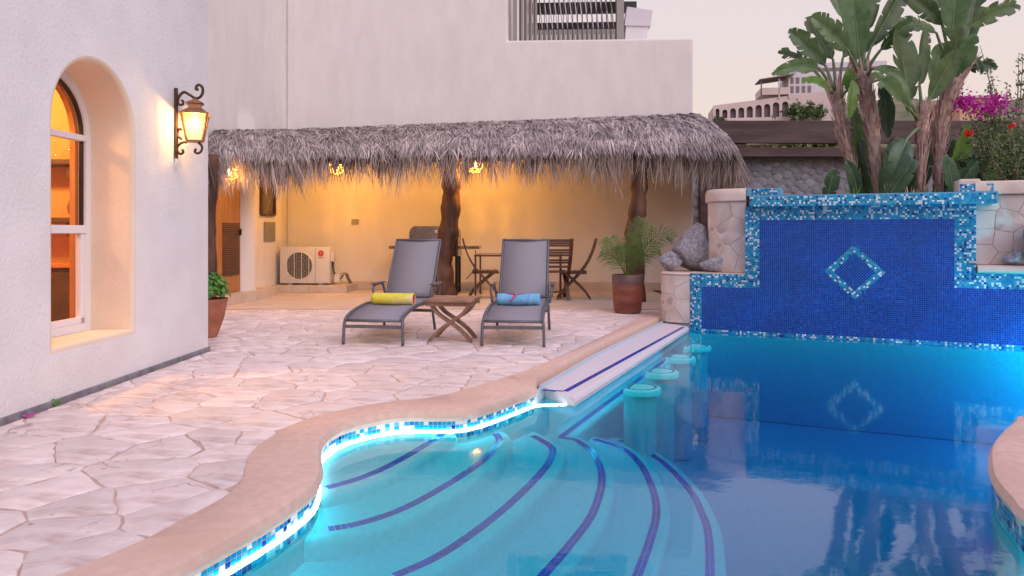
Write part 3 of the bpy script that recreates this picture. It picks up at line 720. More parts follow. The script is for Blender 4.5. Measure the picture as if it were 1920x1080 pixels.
HM = Matrix.Translation((HW(6.87),6.87,0)) @ Matrix.Rotation(hrz,4,'Z')
cl = thing('ceiling_lamp', 'glowing ceiling lamp inside the room behind the arched window', 'lamp', HM @ Vector((-1.45,-1.75,2.72)), hrz)
mb = MB(); mb.lathe([(0.02,0.03),(0.15,0.0),(0.16,-0.05),(0.10,-0.10),(0.0,-0.115)],20,cap0=False); mb.build('shade', M['lampglass'], cl, smooth=True)
point_light('room_bulb', (0,0,-0.22), 160, (1.0,0.55,0.18), 0.12, cl)
# shelf unit seen through the window
hp = lambda x,y,z: HM @ Vector((x,y,z))
for z, lab in ((1.70,'upper brown wall shelf behind the arched window'),(1.20,'lower brown wall shelf behind the arched window')):
    s_ = tag(empty('wall_shelf', hp(-1.2,-0.45,z), hrz), lab, 'shelf')
    mb = MB(); mb.box(-0.9,0.55,-0.14,0.14,-0.02,0.025,0.004); mb.build('board', M['brown'], s_)
    for bx0 in (-0.4,0.2):
        mb = MB(); mb.box(bx0,bx0+0.04,-0.1,0.14,-0.14,-0.021); mb.build('bracket', M['brown'], s_)
s_ = tag(empty('cabinet', hp(-1.05,-0.5,0.0), hrz), 'dark brown cabinet low behind the arched window', 'cabinet')
mb = MB(); mb.box(-0.8,0.42,-0.2,0.18,0.0,0.80,0.006); mb.build('carcass', M['brown'], s_)
mb = MB(); mb.box(-0.83,0.45,-0.23,0.19,0.80,0.835,0.004); mb.build('top', M['roomwood'], s_)
for x in (-0.38, 0.02):
    mb = MB(); mb.box(x-0.19+0.2,x+0.19+0.2,-0.215,-0.2,0.06,0.76,0.004); mb.build('door', M['brown'], s_)
for i, (x, z, sc, lab) in enumerate(((-0.95,1.225,1.0,'round clay jar on the lower shelf behind the window'),(-1.18,1.725,0.9,'glass carafe on the upper shelf behind the window'),(-1.0,1.725,0.7,'small glass tumbler on the upper shelf behind the window'))):
    mb = MB(); mb.lathe([(0.04*sc,0),(0.075*sc,0.04*sc),(0.085*sc,0.10*sc),(0.06*sc,0.16*sc),(0.045*sc,0.19*sc),(0.055*sc,0.21*sc)],18); o = mb.build('jar', M['clay'] if i == 0 else M['glass'], smooth=True)
    o.location = hp(x,-0.47,z); tag(o, lab, 'jar')
mb = MB(); mb.box(-0.045,0.045,-0.03,0.03,0,0.10,0.004); o = mb.build('small_box', M['white']); o.location = hp(-0.80,-0.47,1.225); tag(o, 'small white box beside the jar behind the window', 'box')

# ---- rear building ----
A0 = Vector((-4.30, 14.10, 0)); A1 = Vector((3.36, 13.72, 0))
brz = math.atan2(A1.y-A0.y, A1.x-A0.x); LB = (A1-A0).length
rear = thing('rear_building', 'tall cream plastered rear building with stepped roof parapet', 'building', A0, brz)
# local x along the wall (0 at the inner corner), -y towards the viewer
xs = 4.22      # where the tall part ends
mb = MB(); mb.prism_y([(0,0),(LB,0),(LB,4.70),(xs,4.70),(xs,9.0),(0,9.0)], 0, 0.35)
bw = mb.build('wall', M['cream'], rear)
bv = bw.modifiers.new('soft', 'BEVEL'); bv.width = 0.04; bv.segments = 3
mb = MB(); mb.box(xs-2, xs, 0.36, 4.5, 0, 9.0); mb.build('wall', M['cream'], rear)
mb = MB(); mb.box(0.0, LB, -0.025, -0.001, 0.012, 0.165, 0.004); mb.build('skirting', M['porch'], rear)
mb = MB(); mb.box(xs+0.1, LB, 0.36, 4.5, 4.0, 4.12); mb.build('roof_terrace', M['porch'], rear)
# side wing on the left
mb = MB(); mb.box(-1.2, 0.0, -8.5, 0.35, 0, 9.0); sw = mb.build('side_wing', M['cream'], rear)
def sdl(d): return -(14.10 - d)      # rough local y for a depth
mb = MB(); mb.tube([(-0.10,-1.95,0.1),(-0.10,-1.95,1.5),(-0.10,-1.95,3.0)], [0.28]*3, 20); mb.build('rounded_pilaster', M['cream'], rear, smooth='auto')
dr = empty('door', (0.0, -2.55, 0)); dr.parent = rear
mb = MB(); mb.box(0.002,0.035,-0.42,0.42,0.15,2.25,0.005); mb.build('leaf', M['doorwood'], dr)
mb = MB(); mb.box(0.0,0.05,-0.50,-0.425,0.15,2.32); mb.box(0.0,0.05,0.425,0.50,0.15,2.32); mb.build('frame', M['doorwood'], dr)
for k in range(26):
    mb = MB(); z = 0.42 + k*0.032; mb.box(0.036,0.05,-0.30,0.30,z,z+0.022); mb.build('louver_slat', M['mahogany'], dr)
mb = MB(); mb.box(0.036,0.07,0.30,0.33,1.05,1.15); mb.build('handle', M['black'], dr)
sw_ = empty('window', (0, 0, 0)); sw_.parent = rear
mb = MB(); mb.box(0.002,0.03,-1.28,-0.70,1.42,2.3); mb.build('pane', M['glass'], sw_)
mb = MB(); mb.box(0.001,0.012,-1.26,-0.72,1.44,2.28); mb.build('blind', M['brown'], sw_)
mb = MB(); 
for a in ((-1.32,-1.27),(-0.71,-0.66)): mb.box(0.002,0.05,a[0],a[1],1.40,2.3)
mb.box(0.002,0.05,-1.27,-0.71,1.38,1.43); mb.build('frame', M['darkwood'], sw_)
vt_ = empty('wall_vent', (0,0,0)); vt_.parent = rear
mb = MB(); mb.box(0.002,0.02,-1.13,-0.62,0.93,1.28); mb.build('vent_frame', M['grey'], vt_)
for k in range(10):
    mb = MB(); z = 0.95+k*0.032; mb.box(0.021,0.032,-1.10,-0.65,z,z+0.018); mb.build('slat', M['grey'], vt_)
ol = MB(); ol.box(1.26,1.40,-0.02,-0.001,1.25,1.345,0.004); ol.build('outlet_plate', M['grey'], rear)
# kerbs on the porch
mb = MB(); mb.prism([(0.0,-3.4),(0.30,-3.4),(0.34,-1.75),(0.28,-1.25),(0.0,-1.0)], 0.0, 0.145); mb.build('door_step', M['porch'], rear)
# roof-terrace railing and pergola above
rl = thing('terrace_railing', 'grey timber balcony railing with slats on the rear parapet', 'railing', rear.matrix_basis @ Vector((xs+0.06,0.5,4.40)), brz)
mb = MB(); mb.box(0.02,0.10,-0.05,0.03,0.0,2.6); mb.build('post', M['grey'], rl)
mb = MB(); mb.box(2.02,2.16,-0.05,0.05,0.05,2.6); mb.build('post', M['grey'], rl)
mb = MB(); mb.box(0.1,2.02,-0.03,0.03,0.20,0.27); mb.build('bottom_rail', M['grey'], rl)
for k in range(21):
    mb = MB(); x = 0.13+k*0.092; mb.box(x,x+0.085,-0.02,0.015,0.28,0.62 if k > 3 else 2.4); mb.build('board', M['grey'], rl)
    mb = MB(); mb.box(x+0.03,x+0.045,-0.035,-0.021,0.28,2.2); mb.build('baluster', M['darkwood'], rl)
for z in (0.64, 1.04, 1.44):
    mb = MB(); mb.box(0.3,2.45,0.35,0.43,z,z+0.22); mb.build('rafter', M['black'], rl)
for k in range(18):
    mb = MB(); x = 0.34+k*0.10; mb.bar((x+0.05,0.22,0.70),(x-0.09,0.22,1.9),0.045,0.02); mb.build('slat', M['farwhite'], rl)  # added pale bars; bright sky between the rafters is put into their colour
pc = thing('parapet_pier', 'white tapered plaster pier on the rear roof parapet', 'pier', rear.matrix_basis @ Vector((xs+2.5,0.62,4.55)), brz)
mb = MB(); mb.prism_y([(-0.28,0.0),(0.10,0.0),(0.20,0.50),(0.24,0.78),(-0.20,0.86),(-0.24,0.5)],-0.16,0.16); mb.build('shaft', M['plaster'], pc)
mb = MB(); mb.prism_y([(-0.27,0.52),(0.225,0.50),(0.265,0.80),(-0.22,0.88)],-0.19,0.19); mb.build('cap', M['farwhite'], pc)

# ---- palapa thatched porch roof ----
pal = thing('thatched_porch_roof', 'grey palm thatch porch roof on crooked tree-trunk posts', 'roof', (-0.6, 12.2, 0))
PO = Vector((-0.6,12.2,0))
rid = [Vector((-4.42,11.3,2.58)), Vector((-4.25,14.15,2.99)), Vector((-0.5,14.02,3.13)), Vector((2.0,13.92,3.21)), Vector((3.30,13.80,3.25)), Vector((3.45,13.60,3.20))]
eav = [Vector((-4.36,10.40,2.20)), Vector((-3.3,11.9,2.40)), Vector((-0.5,11.75,2.44)), Vector((2.0,11.5,2.46)), Vector((3.42,11.4,2.42)), Vector((3.85,13.5,2.45))]
def lerp_list(L, u):
    s = u*(len(L)-1); i = min(int(s), len(L)-2); return L[i].lerp(L[i+1], s-i)
def roof_pt(u, v):
    a, b = lerp_list(rid, u), lerp_list(eav, u); p = a.lerp(b, v); p.z += 0.10*math.sin(math.pi*min(1,v)) - 0.10*max(0, v-0.8)**2*25*0.2; return p
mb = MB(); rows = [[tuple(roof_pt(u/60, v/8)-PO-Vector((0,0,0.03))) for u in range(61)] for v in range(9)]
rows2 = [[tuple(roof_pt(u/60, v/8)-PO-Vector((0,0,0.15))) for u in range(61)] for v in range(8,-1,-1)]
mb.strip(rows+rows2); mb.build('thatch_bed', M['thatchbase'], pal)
def ribbons(P, Wd, S):
    """P: (n,k,3) centre lines, Wd: (n,k) half widths, S: (n,3) side vectors"""
    n, k, _ = P.shape
    V = np.empty((n,k,2,3)); V[:,:,0] = P - S[:,None]*Wd[...,None]; V[:,:,1] = P + S[:,None]*Wd[...,None]
    V = V.reshape(-1,3); base = (np.arange(n)*k*2)[:,None]
    F = [np.stack([base[:,0]+2*j, base[:,0]+2*j+1, base[:,0]+2*j+3, base[:,0]+2*j+2],1) for j in range(k-1)]
    return V, np.concatenate(F)
def np_mesh(name, V, F, m, parent):
    me = bpy.data.meshes.new(name); nv, nf = len(V), len(F)
    me.vertices.add(nv); me.vertices.foreach_set('co', V.astype(np.float32).ravel())
    me.loops.add(nf*4); me.loops.foreach_set('vertex_index', F.astype(np.int32).ravel())
    me.polygons.add(nf); me.polygons.foreach_set('loop_start', np.arange(nf, dtype=np.int32)*4)
    me.update(calc_edges=True); me.materials.append(m); return obj(name, me, parent)
def unit(a): return a/np.linalg.norm(a, axis=-1, keepdims=True)
nS = 38000; P = np.empty((nS,4,3)); Sv = np.empty((nS,3))
for i in range(nS):
    u = random.random(); 
    if random.random() < 0.12: u = random.uniform(0.78,1.0)
    v = random.random()**0.9; L = random.uniform(0.22,0.5)/1.9
    du = random.gauss(0,0.006)+0.012*math.sin(int(u*90)*2.7+int(v*6)*1.9); lift = random.uniform(0.0,0.05)+0.018*(math.sin(int(u*90)*5.1+int(v*6)*3.3) > 0.3)
    for k in range(4):
        q = roof_pt(min(1,max(0,u+du*k/3)), v+L*k/3 - 0.05); q.z += lift*(1.0 if k < 3 else 0.4) + 0.02*math.sin(k)
        if v+L*k/3 > 1.0: q.z -= 0.25*(v+L*k/3-1.0)**1.0
        P[i,k] = q-PO
    Sv[i] = (1, random.uniform(-.4,.4), random.uniform(-.5,.5))
V1, F1 = ribbons(P, np.array([0.0048,0.006,0.0052,0.0016])[None]*rng.uniform(0.7,1.5,(nS,1)), unit(Sv))
tag(np_mesh('roof_thatch', V1, F1, M['thatch'], pal), kind='stuff')
nF = 23000; P = np.empty((nF,5,3)); Sv = np.empty((nF,3)); clump = [random.uniform(-0.12,0.20) if random.random() < 0.5 else random.uniform(-0.05,0.05) for _ in range(160)]
for i in range(nF):
    u = random.random()
    if random.random() < 0.22: u = random.uniform(0.76,1.0)
    c_ = clump[int(u*159)]; a, b = lerp_list(rid,u), lerp_list(eav,u); d = (b-a); d.z = 0; d.normalize()
    v = random.uniform(0.80,1.0); p = roof_pt(u, v) + d*random.uniform(-0.02,0.05); p.z += random.uniform(-0.04,0.04)
    L = max(0.10, random.gauss(0.26,0.07)+max(0,c_)*random.uniform(0.2,1.2)+(random.uniform(0.10,0.36) if random.random() < 0.20+max(0,c_)*1.2 else 0)) * (1.35 if u > 0.80 else 1.0)
    side = Vector((-d.y,d.x,0)); sway = random.gauss(0,0.045)+0.07*math.sin(int(u*159)*3.7); fwd = random.uniform(0.04,0.16)
    for k, (hz, dz) in enumerate(((0,0),(0.6,0.06),(0.95,0.32),(1.05,0.66),(1.0,1.0))):
        P[i,k] = p + d*fwd*hz + side*sway*dz*L*3 - Vector((0,0,dz*L)) - PO
    Sv[i] = tuple(side + d*random.uniform(-.6,.6))
V2, F2 = ribbons(P, np.array([0.0045,0.0056,0.0052,0.004,0.0012])[None]*rng.uniform(0.6,1.4,(nF,1)), unit(Sv))
tag(np_mesh('eave_fringe', V2, F2, M['thatch'], pal), kind='stuff')
def post(px, d, radii, name='post'):
    pts = catmull([ad(x,y,d)-PO for x,y in px], 5); n = len(pts)
    rr = [radii[0] + (radii[1]-radii[0])*i/(n-1) for i in range(n)]; rr = [r_*(1+0.10*math.sin(i*1.3)+0.05*math.sin(i*2.9)) for i, r_ in enumerate(rr)]
    pts[-1].z = -0.02
    mb = MB(); mb.tube(pts, rr, 16, jitter=0.06); return mb.build(name, M['trunk'], pal, smooth=True)
post([(851,288),(847,330),(846,380),(842,430),(832,470),(831,510),(838,554)], 12.6, (0.15,0.17))
post([(1200,288),(1199,330),(1196,390),(1189,430),(1190,480),(1194,568)], 11.6, (0.12,0.145))
post([(400,290),(399,340),(395,420),(397,480),(397,582)], 10.42, (0.07,0.065))
mb = MB(); mb.tube([Vector((-4.25,10.9,2.10))-PO, Vector((-3.2,12.2,2.28))-PO, Vector((-1.1,12.35,2.34))-PO, Vector((1.95,11.75,2.36))-PO, Vector((3.3,11.7,2.34))-PO], 0.07, 10, jitter=0.05); mb.build('eave_beam', M['trunk'], pal, smooth=True)
for u in np.linspace(0.12,0.78,12):
    a, b = roof_pt(u,0.02), roof_pt(u,0.97)
    mb = MB(); mb.tube([a-PO-Vector((0,0,0.19)), b-PO-Vector((0,0,0.19))], 0.04, 8, jitter=0.06); mb.build('rafter', M['trunk'], pal, smooth=True)

# ---- pendant basket lamps ----
for i, (x, y, d, lab) in enumerate(((430,322,10.75,'wicker basket pendant lamp by the louvered door'),(632,313,12.9,'wicker basket pendant lamp above the air conditioner'),(891,310,12.6,'wicker basket pendant lamp right of the middle post'))):
    p = ad(x,y,d); t_ = thing('pendant_lamp', lab, 'lamp', p, 0, 'basket lamps under the thatch')
    mb = MB()
    for k in range(18):
        a = 2*math.pi*k/18
        mb.tube([(0.135*math.cos(a)*q, 0.135*math.sin(a)*q, z*0.8) for q, z in ((0.45,-0.15),(0.78,-0.11),(1.0,0.0),(0.85,0.12),(0.5,0.19))], 0.004, 4)
    mb.build('basket_rib', M['wicker'], t_)
    for q, z in ((0.45,-0.15),(0.78,-0.11),(0.93,-0.055),(1.0,0.0),(0.95,0.06),(0.85,0.12),(0.5,0.19)):
        mb = MB(); mb.tube([(0.138*q*math.cos(2*math.pi*k/24), 0.138*q*math.sin(2*math.pi*k/24), z*0.8) for k in range(25)], 0.005, 5, cap=False); mb.build('basket_hoop', M['wicker'], t_)
    mb = MB(); mb.lathe([(0.0,-0.05),(0.028,-0.035),(0.032,0.0),(0.018,0.04),(0.015,0.07)],14,cap0=False); mb.build('bulb', M['bulb'], t_, smooth=True)
    mb = MB(); mb.tube([(0,0,0.07),(0,0,(0.20 if i == 0 else 2.66-p.z))], 0.006, 6); mb.build('cord', M['black'], t_)
    point_light('pendant_bulb', (0,0,-0.01), (90,200,235)[i], (1.0,0.42,0.045), 0.05, t_)

# ---- tiled waterfall wall ----
def TW(x, y):
    r_ = (x-960)/FPX; t_ = (r_*S0.y - S0.x)/(PN.x - PN.y*r_); d = S0.y + PN.y*t_
    return t_, HC - (y-HY)*d/FPX
tw = thing('waterfall_wall', 'raised blue mosaic waterfall wall with stone shoulders behind pool', 'wall', (S0.x,S0.y,0), -AX)
sA = TW(1397,450)[0]; sB = TW(1830,450)[0]; zSh = 0.595; zTop = 1.40; zL0, zL1 = 1.40, 1.525; sL0 = TW(1412,380)[0]-0.02; sL1 = TW(1866,372)[0]
zR = 0.66; sE = 4.6
core = MB(); core.prism_y([(0,-1.14),(sE,-1.14),(sE,zR),(sB,zR),(sB,zTop),(sA,zTop),(sA,zSh),(0,zSh)],0.0,0.30); core.build('grout_bed', M['grout'], tw)
T = 0.0225; W_ = 0.165
field = MB(); bord = MB()
dc, dzc = TW(1602,510); dR = 0.315
def region(s, z):
    if s < 0 or s > sE or z < ZW-0.018: return None
    if z < zSh and s < sA or (s >= sA and s <= sB and z < zTop) or (s > sB and z < zR): pass
    else: return None
    if z < ZW+2*T and z > ZW-0.03: return 'b'
    if s < W_*0.85 and z < zSh: return 'b'
    if s < sA+W_ and z > zSh-W_*0.95 and z < zSh: return 'b'
    if s >= sA and s < sA+W_ and z >= zSh-W_*0.95: return 'b'
    if s > sB-W_*1.15 and s <= sB and z > zR-W_: return 'b'
    if s > sB-W_*1.15 and z > zR-W_ : return 'b'
    if z > zTop-W_*0.9: return 'b'
    return 'f'
j0 = int((ZW-0.03)/T)-1
mb = MB(); mb.box(0.001, sE, -0.012, 0.0, -1.14, ZW-0.03); mb.build('submerged_plaster', M['poolplaster'], tw)
for i in range(int(sE/T)):
    for j in range(j0, int(zTop/T)+1):
        s, z = (i+0.5)*T, (j+0.5)*T+0.004
        r_ = region(s, z)
        if r_ is None: continue
        if abs(s-dc)+abs(z-dzc) < dR-0.01: continue
        g_ = 0.0014 if r_ == 'b' else 0.0017; y = -0.003 - (0.002 if r_ == 'b' else 0)
        q1, q2 = random.gauss(0,0.0006), random.gauss(0,0.0006)
        (bord if r_ == 'b' else field).add([(s-T/2+g_,y-q1-q2,z-T/2+g_),(s+T/2-g_,y+q1-q2,z-T/2+g_),(s+T/2-g_,y+q1+q2,z+T/2-g_),(s-T/2+g_,y-q1+q2,z+T/2-g_)],[(0,1,2,3)])
tag(field.build('cobalt_tile_field', M['field'], tw, fix=False), kind='stuff')
tag(bord.build('mixed_tile_border', M['border'], tw, fix=False), kind='stuff')
# diamond, tiles turned by 45 degrees
dm = MB(); dm.prism_y([(dc-dR,dzc),(dc,dzc-dR),(dc+dR,dzc),(dc,dzc+dR)],-0.004,0.01); dmo = dm.build('diamond', M['groutpale'], tw)
f_, b2 = MB(), MB(); hs_ = dR/math.sqrt(2); nT = int(2*hs_/T)
for i in range(nT):
    for j in range(nT):
        e_ = min(i, j, nT-1-i, nT-1-j); u, v = -hs_+(i+.5)*2*hs_/nT, -hs_+(j+.5)*2*hs_/nT; h = hs_/nT-0.0014
        q = [((u+a*h), (v+b*h)) for a,b in ((-1,-1),(1,-1),(1,1),(-1,1))]; c4 = math.sqrt(.5)
        (b2 if e_ < 3 else f_).add([(dc+(a-b)*c4, -0.007, dzc+(a+b)*c4) for a,b in q], [(0,1,2,3)])
tag(f_.build('diamond_centre_tiles', M['field'], dmo, fix=False), kind='stuff'); tag(b2.build('diamond_frame_tiles', M['border'], dmo, fix=False), kind='stuff')
# spill ledge
lg = MB(); lg.box(sL0, sL1, -0.17, 0.30, zL0, zL1); lgo = lg.build('spill_ledge', M['groutpale'], tw)
lt = MB()
for i in range(int((sL1-sL0)/T)):
    for j in range(int((zL1-zL0)/T)+1):
        s, z = sL0+(i+.5)*T, zL0+(j+.5)*T-0.002
        if z+T/2 > zL1: continue
        h = T/2-0.0014; lt.add([(s-h,-0.173,z-h),(s+h,-0.173,z-h),(s+h,-0.173,z+h),(s-h,-0.173,z+h)],[(0,1,2,3)])
    for j in range(20):
        y = -0.17+(j+.5)*T
        if y+T/2 > 0.29: continue
        h = T/2-0.0014; s = sL0+(i+.5)*T; lt.add([(s-h,y-h,zL1+0.002),(s+h,y-h,zL1+0.002),(s+h,y+h,zL1+0.002),(s-h,y+h,zL1+0.002)],[(0,1,2,3)])
for j in range(20):
    for k in range(5):
        y, z, h = -0.17+(j+.5)*T, zL0+(k+.5)*T, T/2-0.0014
        lt.add([(sL1+0.003,y-h,z-h),(sL1+0.003,y+h,z-h),(sL1+0.003,y+h,z+h),(sL1+0.003,y-h,z+h)],[(0,1,2,3)])
tag(lt.build('ledge_tiles', M['border'], lgo, fix=False), kind='stuff')
# stone masses: plan outlines in wall coordinates, veneer stones on their faces
def rounded(pts, n=5): return [tuple(p)[:2] for p in catmull([Vector((a,b,0)) for a,b in pts], n)]
def stone_mass(path, z0, z1, seed, count, back, cap=None, capo=0.03, name='stone_shoulder'):
    """path: visible face in plan (left to right); the body runs back to y=back; veneer stones sit on the face"""
    P_ = path; body = MB(); body.prism(P_ + [(P_[-1][0], back), (P_[0][0], back)], z0, z1); bo = body.build(name, M['veneerjoint'], tw)
    cs = [0]
    for a, b in zip(P_[:-1], P_[1:]): cs.append(cs[-1]+math.hypot(b[0]-a[0], b[1]-a[1]))
    L = cs[-1]
    def mp(s, z, o):
        s = max(0,min(L-1e-6,s)); k = max(i for i in range(len(cs)-1) if cs[i] <= s); u = (s-cs[k])/(cs[k+1]-cs[k])
        a, b = P_[k], P_[k+1]; tx, ty = (b[0]-a[0])/(cs[k+1]-cs[k]), (b[1]-a[1])/(cs[k+1]-cs[k])
        return (a[0]+(b[0]-a[0])*u + ty*o, a[1]+(b[1]-a[1])*u - tx*o, z)
    sds = seeds_in((0,L,z0,z1), int(count*0.7), 0.13, 0.34, seed)
    for c in voronoi(sds, (0,L,z0+0.002,z1-0.002)):
        c = inset(c, 0.0018)
        if not c: continue
        q = densify(c, 0.05, 0.002)
        if area(q) < 0: q.reverse()
        if area(q) < 0.0008: continue
        cx = sum(p[0] for p in q)/len(q); cy = sum(p[1] for p in q)/len(q); h = random.uniform(0.008,0.011); n = len(q)
        mb = MB(); r0 = [mp(x,z,0.001) for x,z in q]; r1 = [mp(x,z,h-0.003) for x,z in q]; r2 = [mp(cx+(x-cx)*0.975,cy+(z-cy)*0.975,h) for x,z in q]
        mb.add(r0+r1+r2+[mp(cx,cy,h)], [(k,(k+1)%n,n+(k+1)%n,n+k) for k in range(n)]+[(n+k,n+(k+1)%n,2*n+(k+1)%n,2*n+k) for k in range(n)]+[(2*n+k,2*n+(k+1)%n,3*n) for k in range(n)])
        mb.build('veneer_stone', M['veneer'], bo, smooth='auto')
    if cap:
        cm = MB(); rr = []
        for o, z in ((capo-0.012,z1+0.002),(capo,z1+0.015),(capo+0.002,z1+cap*0.55),(capo-0.01,z1+cap*0.9),(capo-0.03,z1+cap)):
            rr.append([mp(s,z,o) for s in np.linspace(0,L,40)] )
        n = 40; top = [(p[0],p[1]) for p in rr[-1]]
        cm.strip([[(p[0],back,p[2]) for p in rr[0]]] + rr + [[(p[0],back,p[2]) for p in rr[-1]]])
        for e_ in (0, n-1):
            cm.add([(rr[0][e_][0],back,rr[0][e_][2])]+[r_[e_] for r_ in rr]+[(rr[-1][e_][0],back,rr[-1][e_][2])],[tuple(range(7))])
        cm.build('cap_stone', M['cap'], bo, smooth='auto')
    return bo
stone_mass(rounded([(-0.42,0.75),(-0.43,0.45),(-0.40,0.20),(-0.30,0.06),(-0.15,0.02),(-0.004,0.015)]), -0.03, 0.56, 3, 34, 1.1, cap=0.032, capo=0.012)
# shelf behind the tiles, left
mb = MB(); mb.box(-0.003, sA+0.03, 0.302, 1.1, 0.0, zSh-0.006); mb.build('rock_shelf', M['cap'], tw)
mb = MB(); mb.box(-0.003, sA, -0.004, 0.302, zSh-0.004, zSh+0.006); mb.build('shelf_edge', M['cap'], tw)
stone_mass(rounded([(0.12,1.3),(0.10,0.85),(0.16,0.40),(0.30,0.18),(0.50,0.13),(sA-0.002,0.12)]), zSh+0.007, 1.47, 8, 30, 1.4, cap=0.16, capo=0.04)
s1_, z1_ = TW(1442,356); mb = MB(); mb.box(sA, s1_+0.13, 0.13, 0.5, zL1+0.004, zL1+0.10, 0.01); o_ = mb.build('mosaic_return', M['groutpale'], tw)
ct = MB()
for i in range(13):
    for j in range(4):
        s, z, h = sA+(i+.5)*T+0.06, zL1+0.006+(j+.5)*T, T/2-0.0014
        if s+h < s1_+0.13: ct.add([(s-h,0.127,z-h),(s+h,0.127,z-h),(s+h,0.127,z+h),(s-h,0.127,z+h)],[(0,1,2,3)])
tag(ct.build('return_tiles', M['border'], o_, fix=False), kind='stuff')
# right shoulder
stone_mass(rounded([(sB+0.002,0.13),(sB+0.3,0.16),(sB+0.7,0.13),(sB+1.1,0.05),(sB+1.5,-0.02)]), zR+0.09, 1.50, 12, 46, 1.4, cap=0.15, capo=0.05)
mb = MB(); sR0 = TW(1800,350)[0]; mb.box(sR0, sB+0.06, 0.10, 0.5, zL1+0.004, zL1+0.15, 0.02); o_ = mb.build('cap_stone', M['cap'], tw)
ct = MB()
for i in range(14):
    for j in range(4):
        s, z, h = sR0+(i+.5)*T+0.01, zL1+0.006+(j+.5)*T, T/2-0.0014
        ct.add([(s-h,0.097,z-h),(s+h,0.097,z-h),(s+h,0.097,z+h),(s-h,0.097,z+h)],[(0,1,2,3)])
tag(ct.build('return_tiles', M['border'], o_, fix=False), kind='stuff')
cm = MB(); pth = [Vector((sB+0.01,-0.03,0)),Vector((sB+0.30,-0.035,0)),Vector((sB+0.52,-0.09,0)),Vector((sB+0.75,-0.22,0)),Vector((sB+1.2,-0.5,0))]; pth = catmull(pth,6)
prof = [(0.4,zR+0.002),(0.0,zR+0.002),(-0.03,zR+0.02),(-0.035,zR+0.05),(-0.02,zR+0.078),(0.02,zR+0.088),(0.4,zR+0.088)]
cm.strip([[(p.x,p.y+a,z) for p in pth] for a,z in prof]); cm.add([(pth[0].x,pth[0].y+a,z) for a,z in prof],[tuple(range(7))]); cm.build('shelf_cap', M['cap'], tw, smooth='auto')

# planting bed behind the wall
TM = Matrix.Translation((S0.x,S0.y,0)) @ Matrix.Rotation(-AX,4,'Z')
def twp(s, y, z): return TM @ Vector((s,y,z))
mb = MB(); bed = [twp(0.62,0.31,0),twp(4.9,0.31,0),Vector((9,7.5,0)),Vector((9,13.2,0)),twp(0.62,3.4,0)]; mb.prism(bed,-0.1,1.42)
tag(mb.build('planting_bed', M['soil']), kind='structure')

# ---- rocks ----
def rock(name, label, c, size, seed, rough=0.25, rot=(0,0,0), sub=4, taper=0.0, shear=0.0):
    bm = bmesh.new(); bmesh.ops.create_icosphere(bm, subdivisions=sub, radius=1.0); r_ = random.Random(seed)
    planes = [(Vector((r_.gauss(0,1),r_.gauss(0,1),r_.gauss(0,1))).normalized(), r_.uniform(0.62,0.92)) for _ in range(int(rough*60))]
    from mathutils import noise
    for v in bm.verts:
        for nrm, k in planes:
            e_ = v.co.dot(nrm)
            if e_ > k: v.co -= nrm*(e_-k)*0.9
        v.co += v.co.normalized()*noise.fractal(v.co*2.2+Vector((seed,0,0)),1.0,2.0,4)*0.06
        v.co = Matrix.Rotation(rot[2],3,'Z')@Matrix.Rotation(rot[1],3,'Y')@Matrix.Rotation(rot[0],3,'X')@Vector((v.co.x*size[0],v.co.y*size[1],v.co.z*size[2]))
    for v in bm.verts:
        q = v.co.z/size[2]; k = 1-taper*q; v.co.x = v.co.x*k + shear*q*size[0]; v.co.y *= k
    zmin = min(v.co.z for v in bm.verts)
    for v in bm.verts: v.co.z -= zmin + size[2]*0.08
    for v in bm.verts: v.co.z = max(v.co.z, 0.0)
    me = bpy.data.meshes.new(name); bm.to_mesh(me); bm.free(); me.polygons.foreach_set('use_smooth',[True]*len(me.polygons)); me.set_sharp_from_angle(angle=R(35))
    o = obj(name, me, None, M['rock']); o.location = c; o.rotation_euler = (0,0,-AX); tag(o, label, 'rock'); return o
rock('boulder', 'large angular grey boulder on the left stone shelf', twp(-0.02,0.52,0.57), (0.33,0.27,0.36), 6, 0.35, (0.1,0.1,0.2), taper=0.38, shear=-0.15)
rock('boulder', 'smooth rounded grey stone in front of the large boulder', twp(0.28,0.20,0.60), (0.20,0.12,0.105), 9, 0.05, (0,0.05,0.15))
rock('boulder', 'dark low rock wedged behind the potted palm', twp(-0.33,0.40,0.59), (0.17,0.16,0.15), 14, 0.3)
rock('boulder', 'grey boulder on the right stone shelf at the photo edge', twp(sB+0.62,-0.02,zR+0.088), (0.26,0.20,0.30), 21, 0.3, (0,0.3,0))
rock('boulder', 'small dark rock beside the right shelf boulder', twp(sB+0.36,0.04,zR+0.088), (0.12,0.10,0.10), 25, 0.3)

# ---- cobble wall and timber beams at the back ----
cw = thing('cobble_wall', 'grey river-stone boundary wall below the dark timber beams', 'wall', (3.4,14.6,0))
mb = MB(); mb.box(0,8.0,0,0.4,-0.05,2.62); mb.build('mortar_core', M['cobblemortar'], cw)
cobs = []
for k in range(3):
    bm = bmesh.new(); bmesh.ops.create_icosphere(bm, subdivisions=1, radius=1.0)
    for v in bm.verts: v.co *= random.uniform(0.85,1.1)
    me = bpy.data.meshes.new('cobble'); bm.to_mesh(me); bm.free(); me.polygons.foreach_set('use_smooth',[True]*len(me.polygons)); me.materials.append(M['cobble']); cobs.append(me)
pts_ = seeds_in((0.0,4.3,1.45,2.60), 300, 0.10, 0.19, 31)
for x, z in pts_:
    o = obj('cobble', random.choice(cobs), cw); s_ = random.uniform(0.065,0.105); o.location = (x,0.0,z); o.scale = (s_*1.2,0.02,s_); o.rotation_euler = (0,random.uniform(-.5,.5),0)
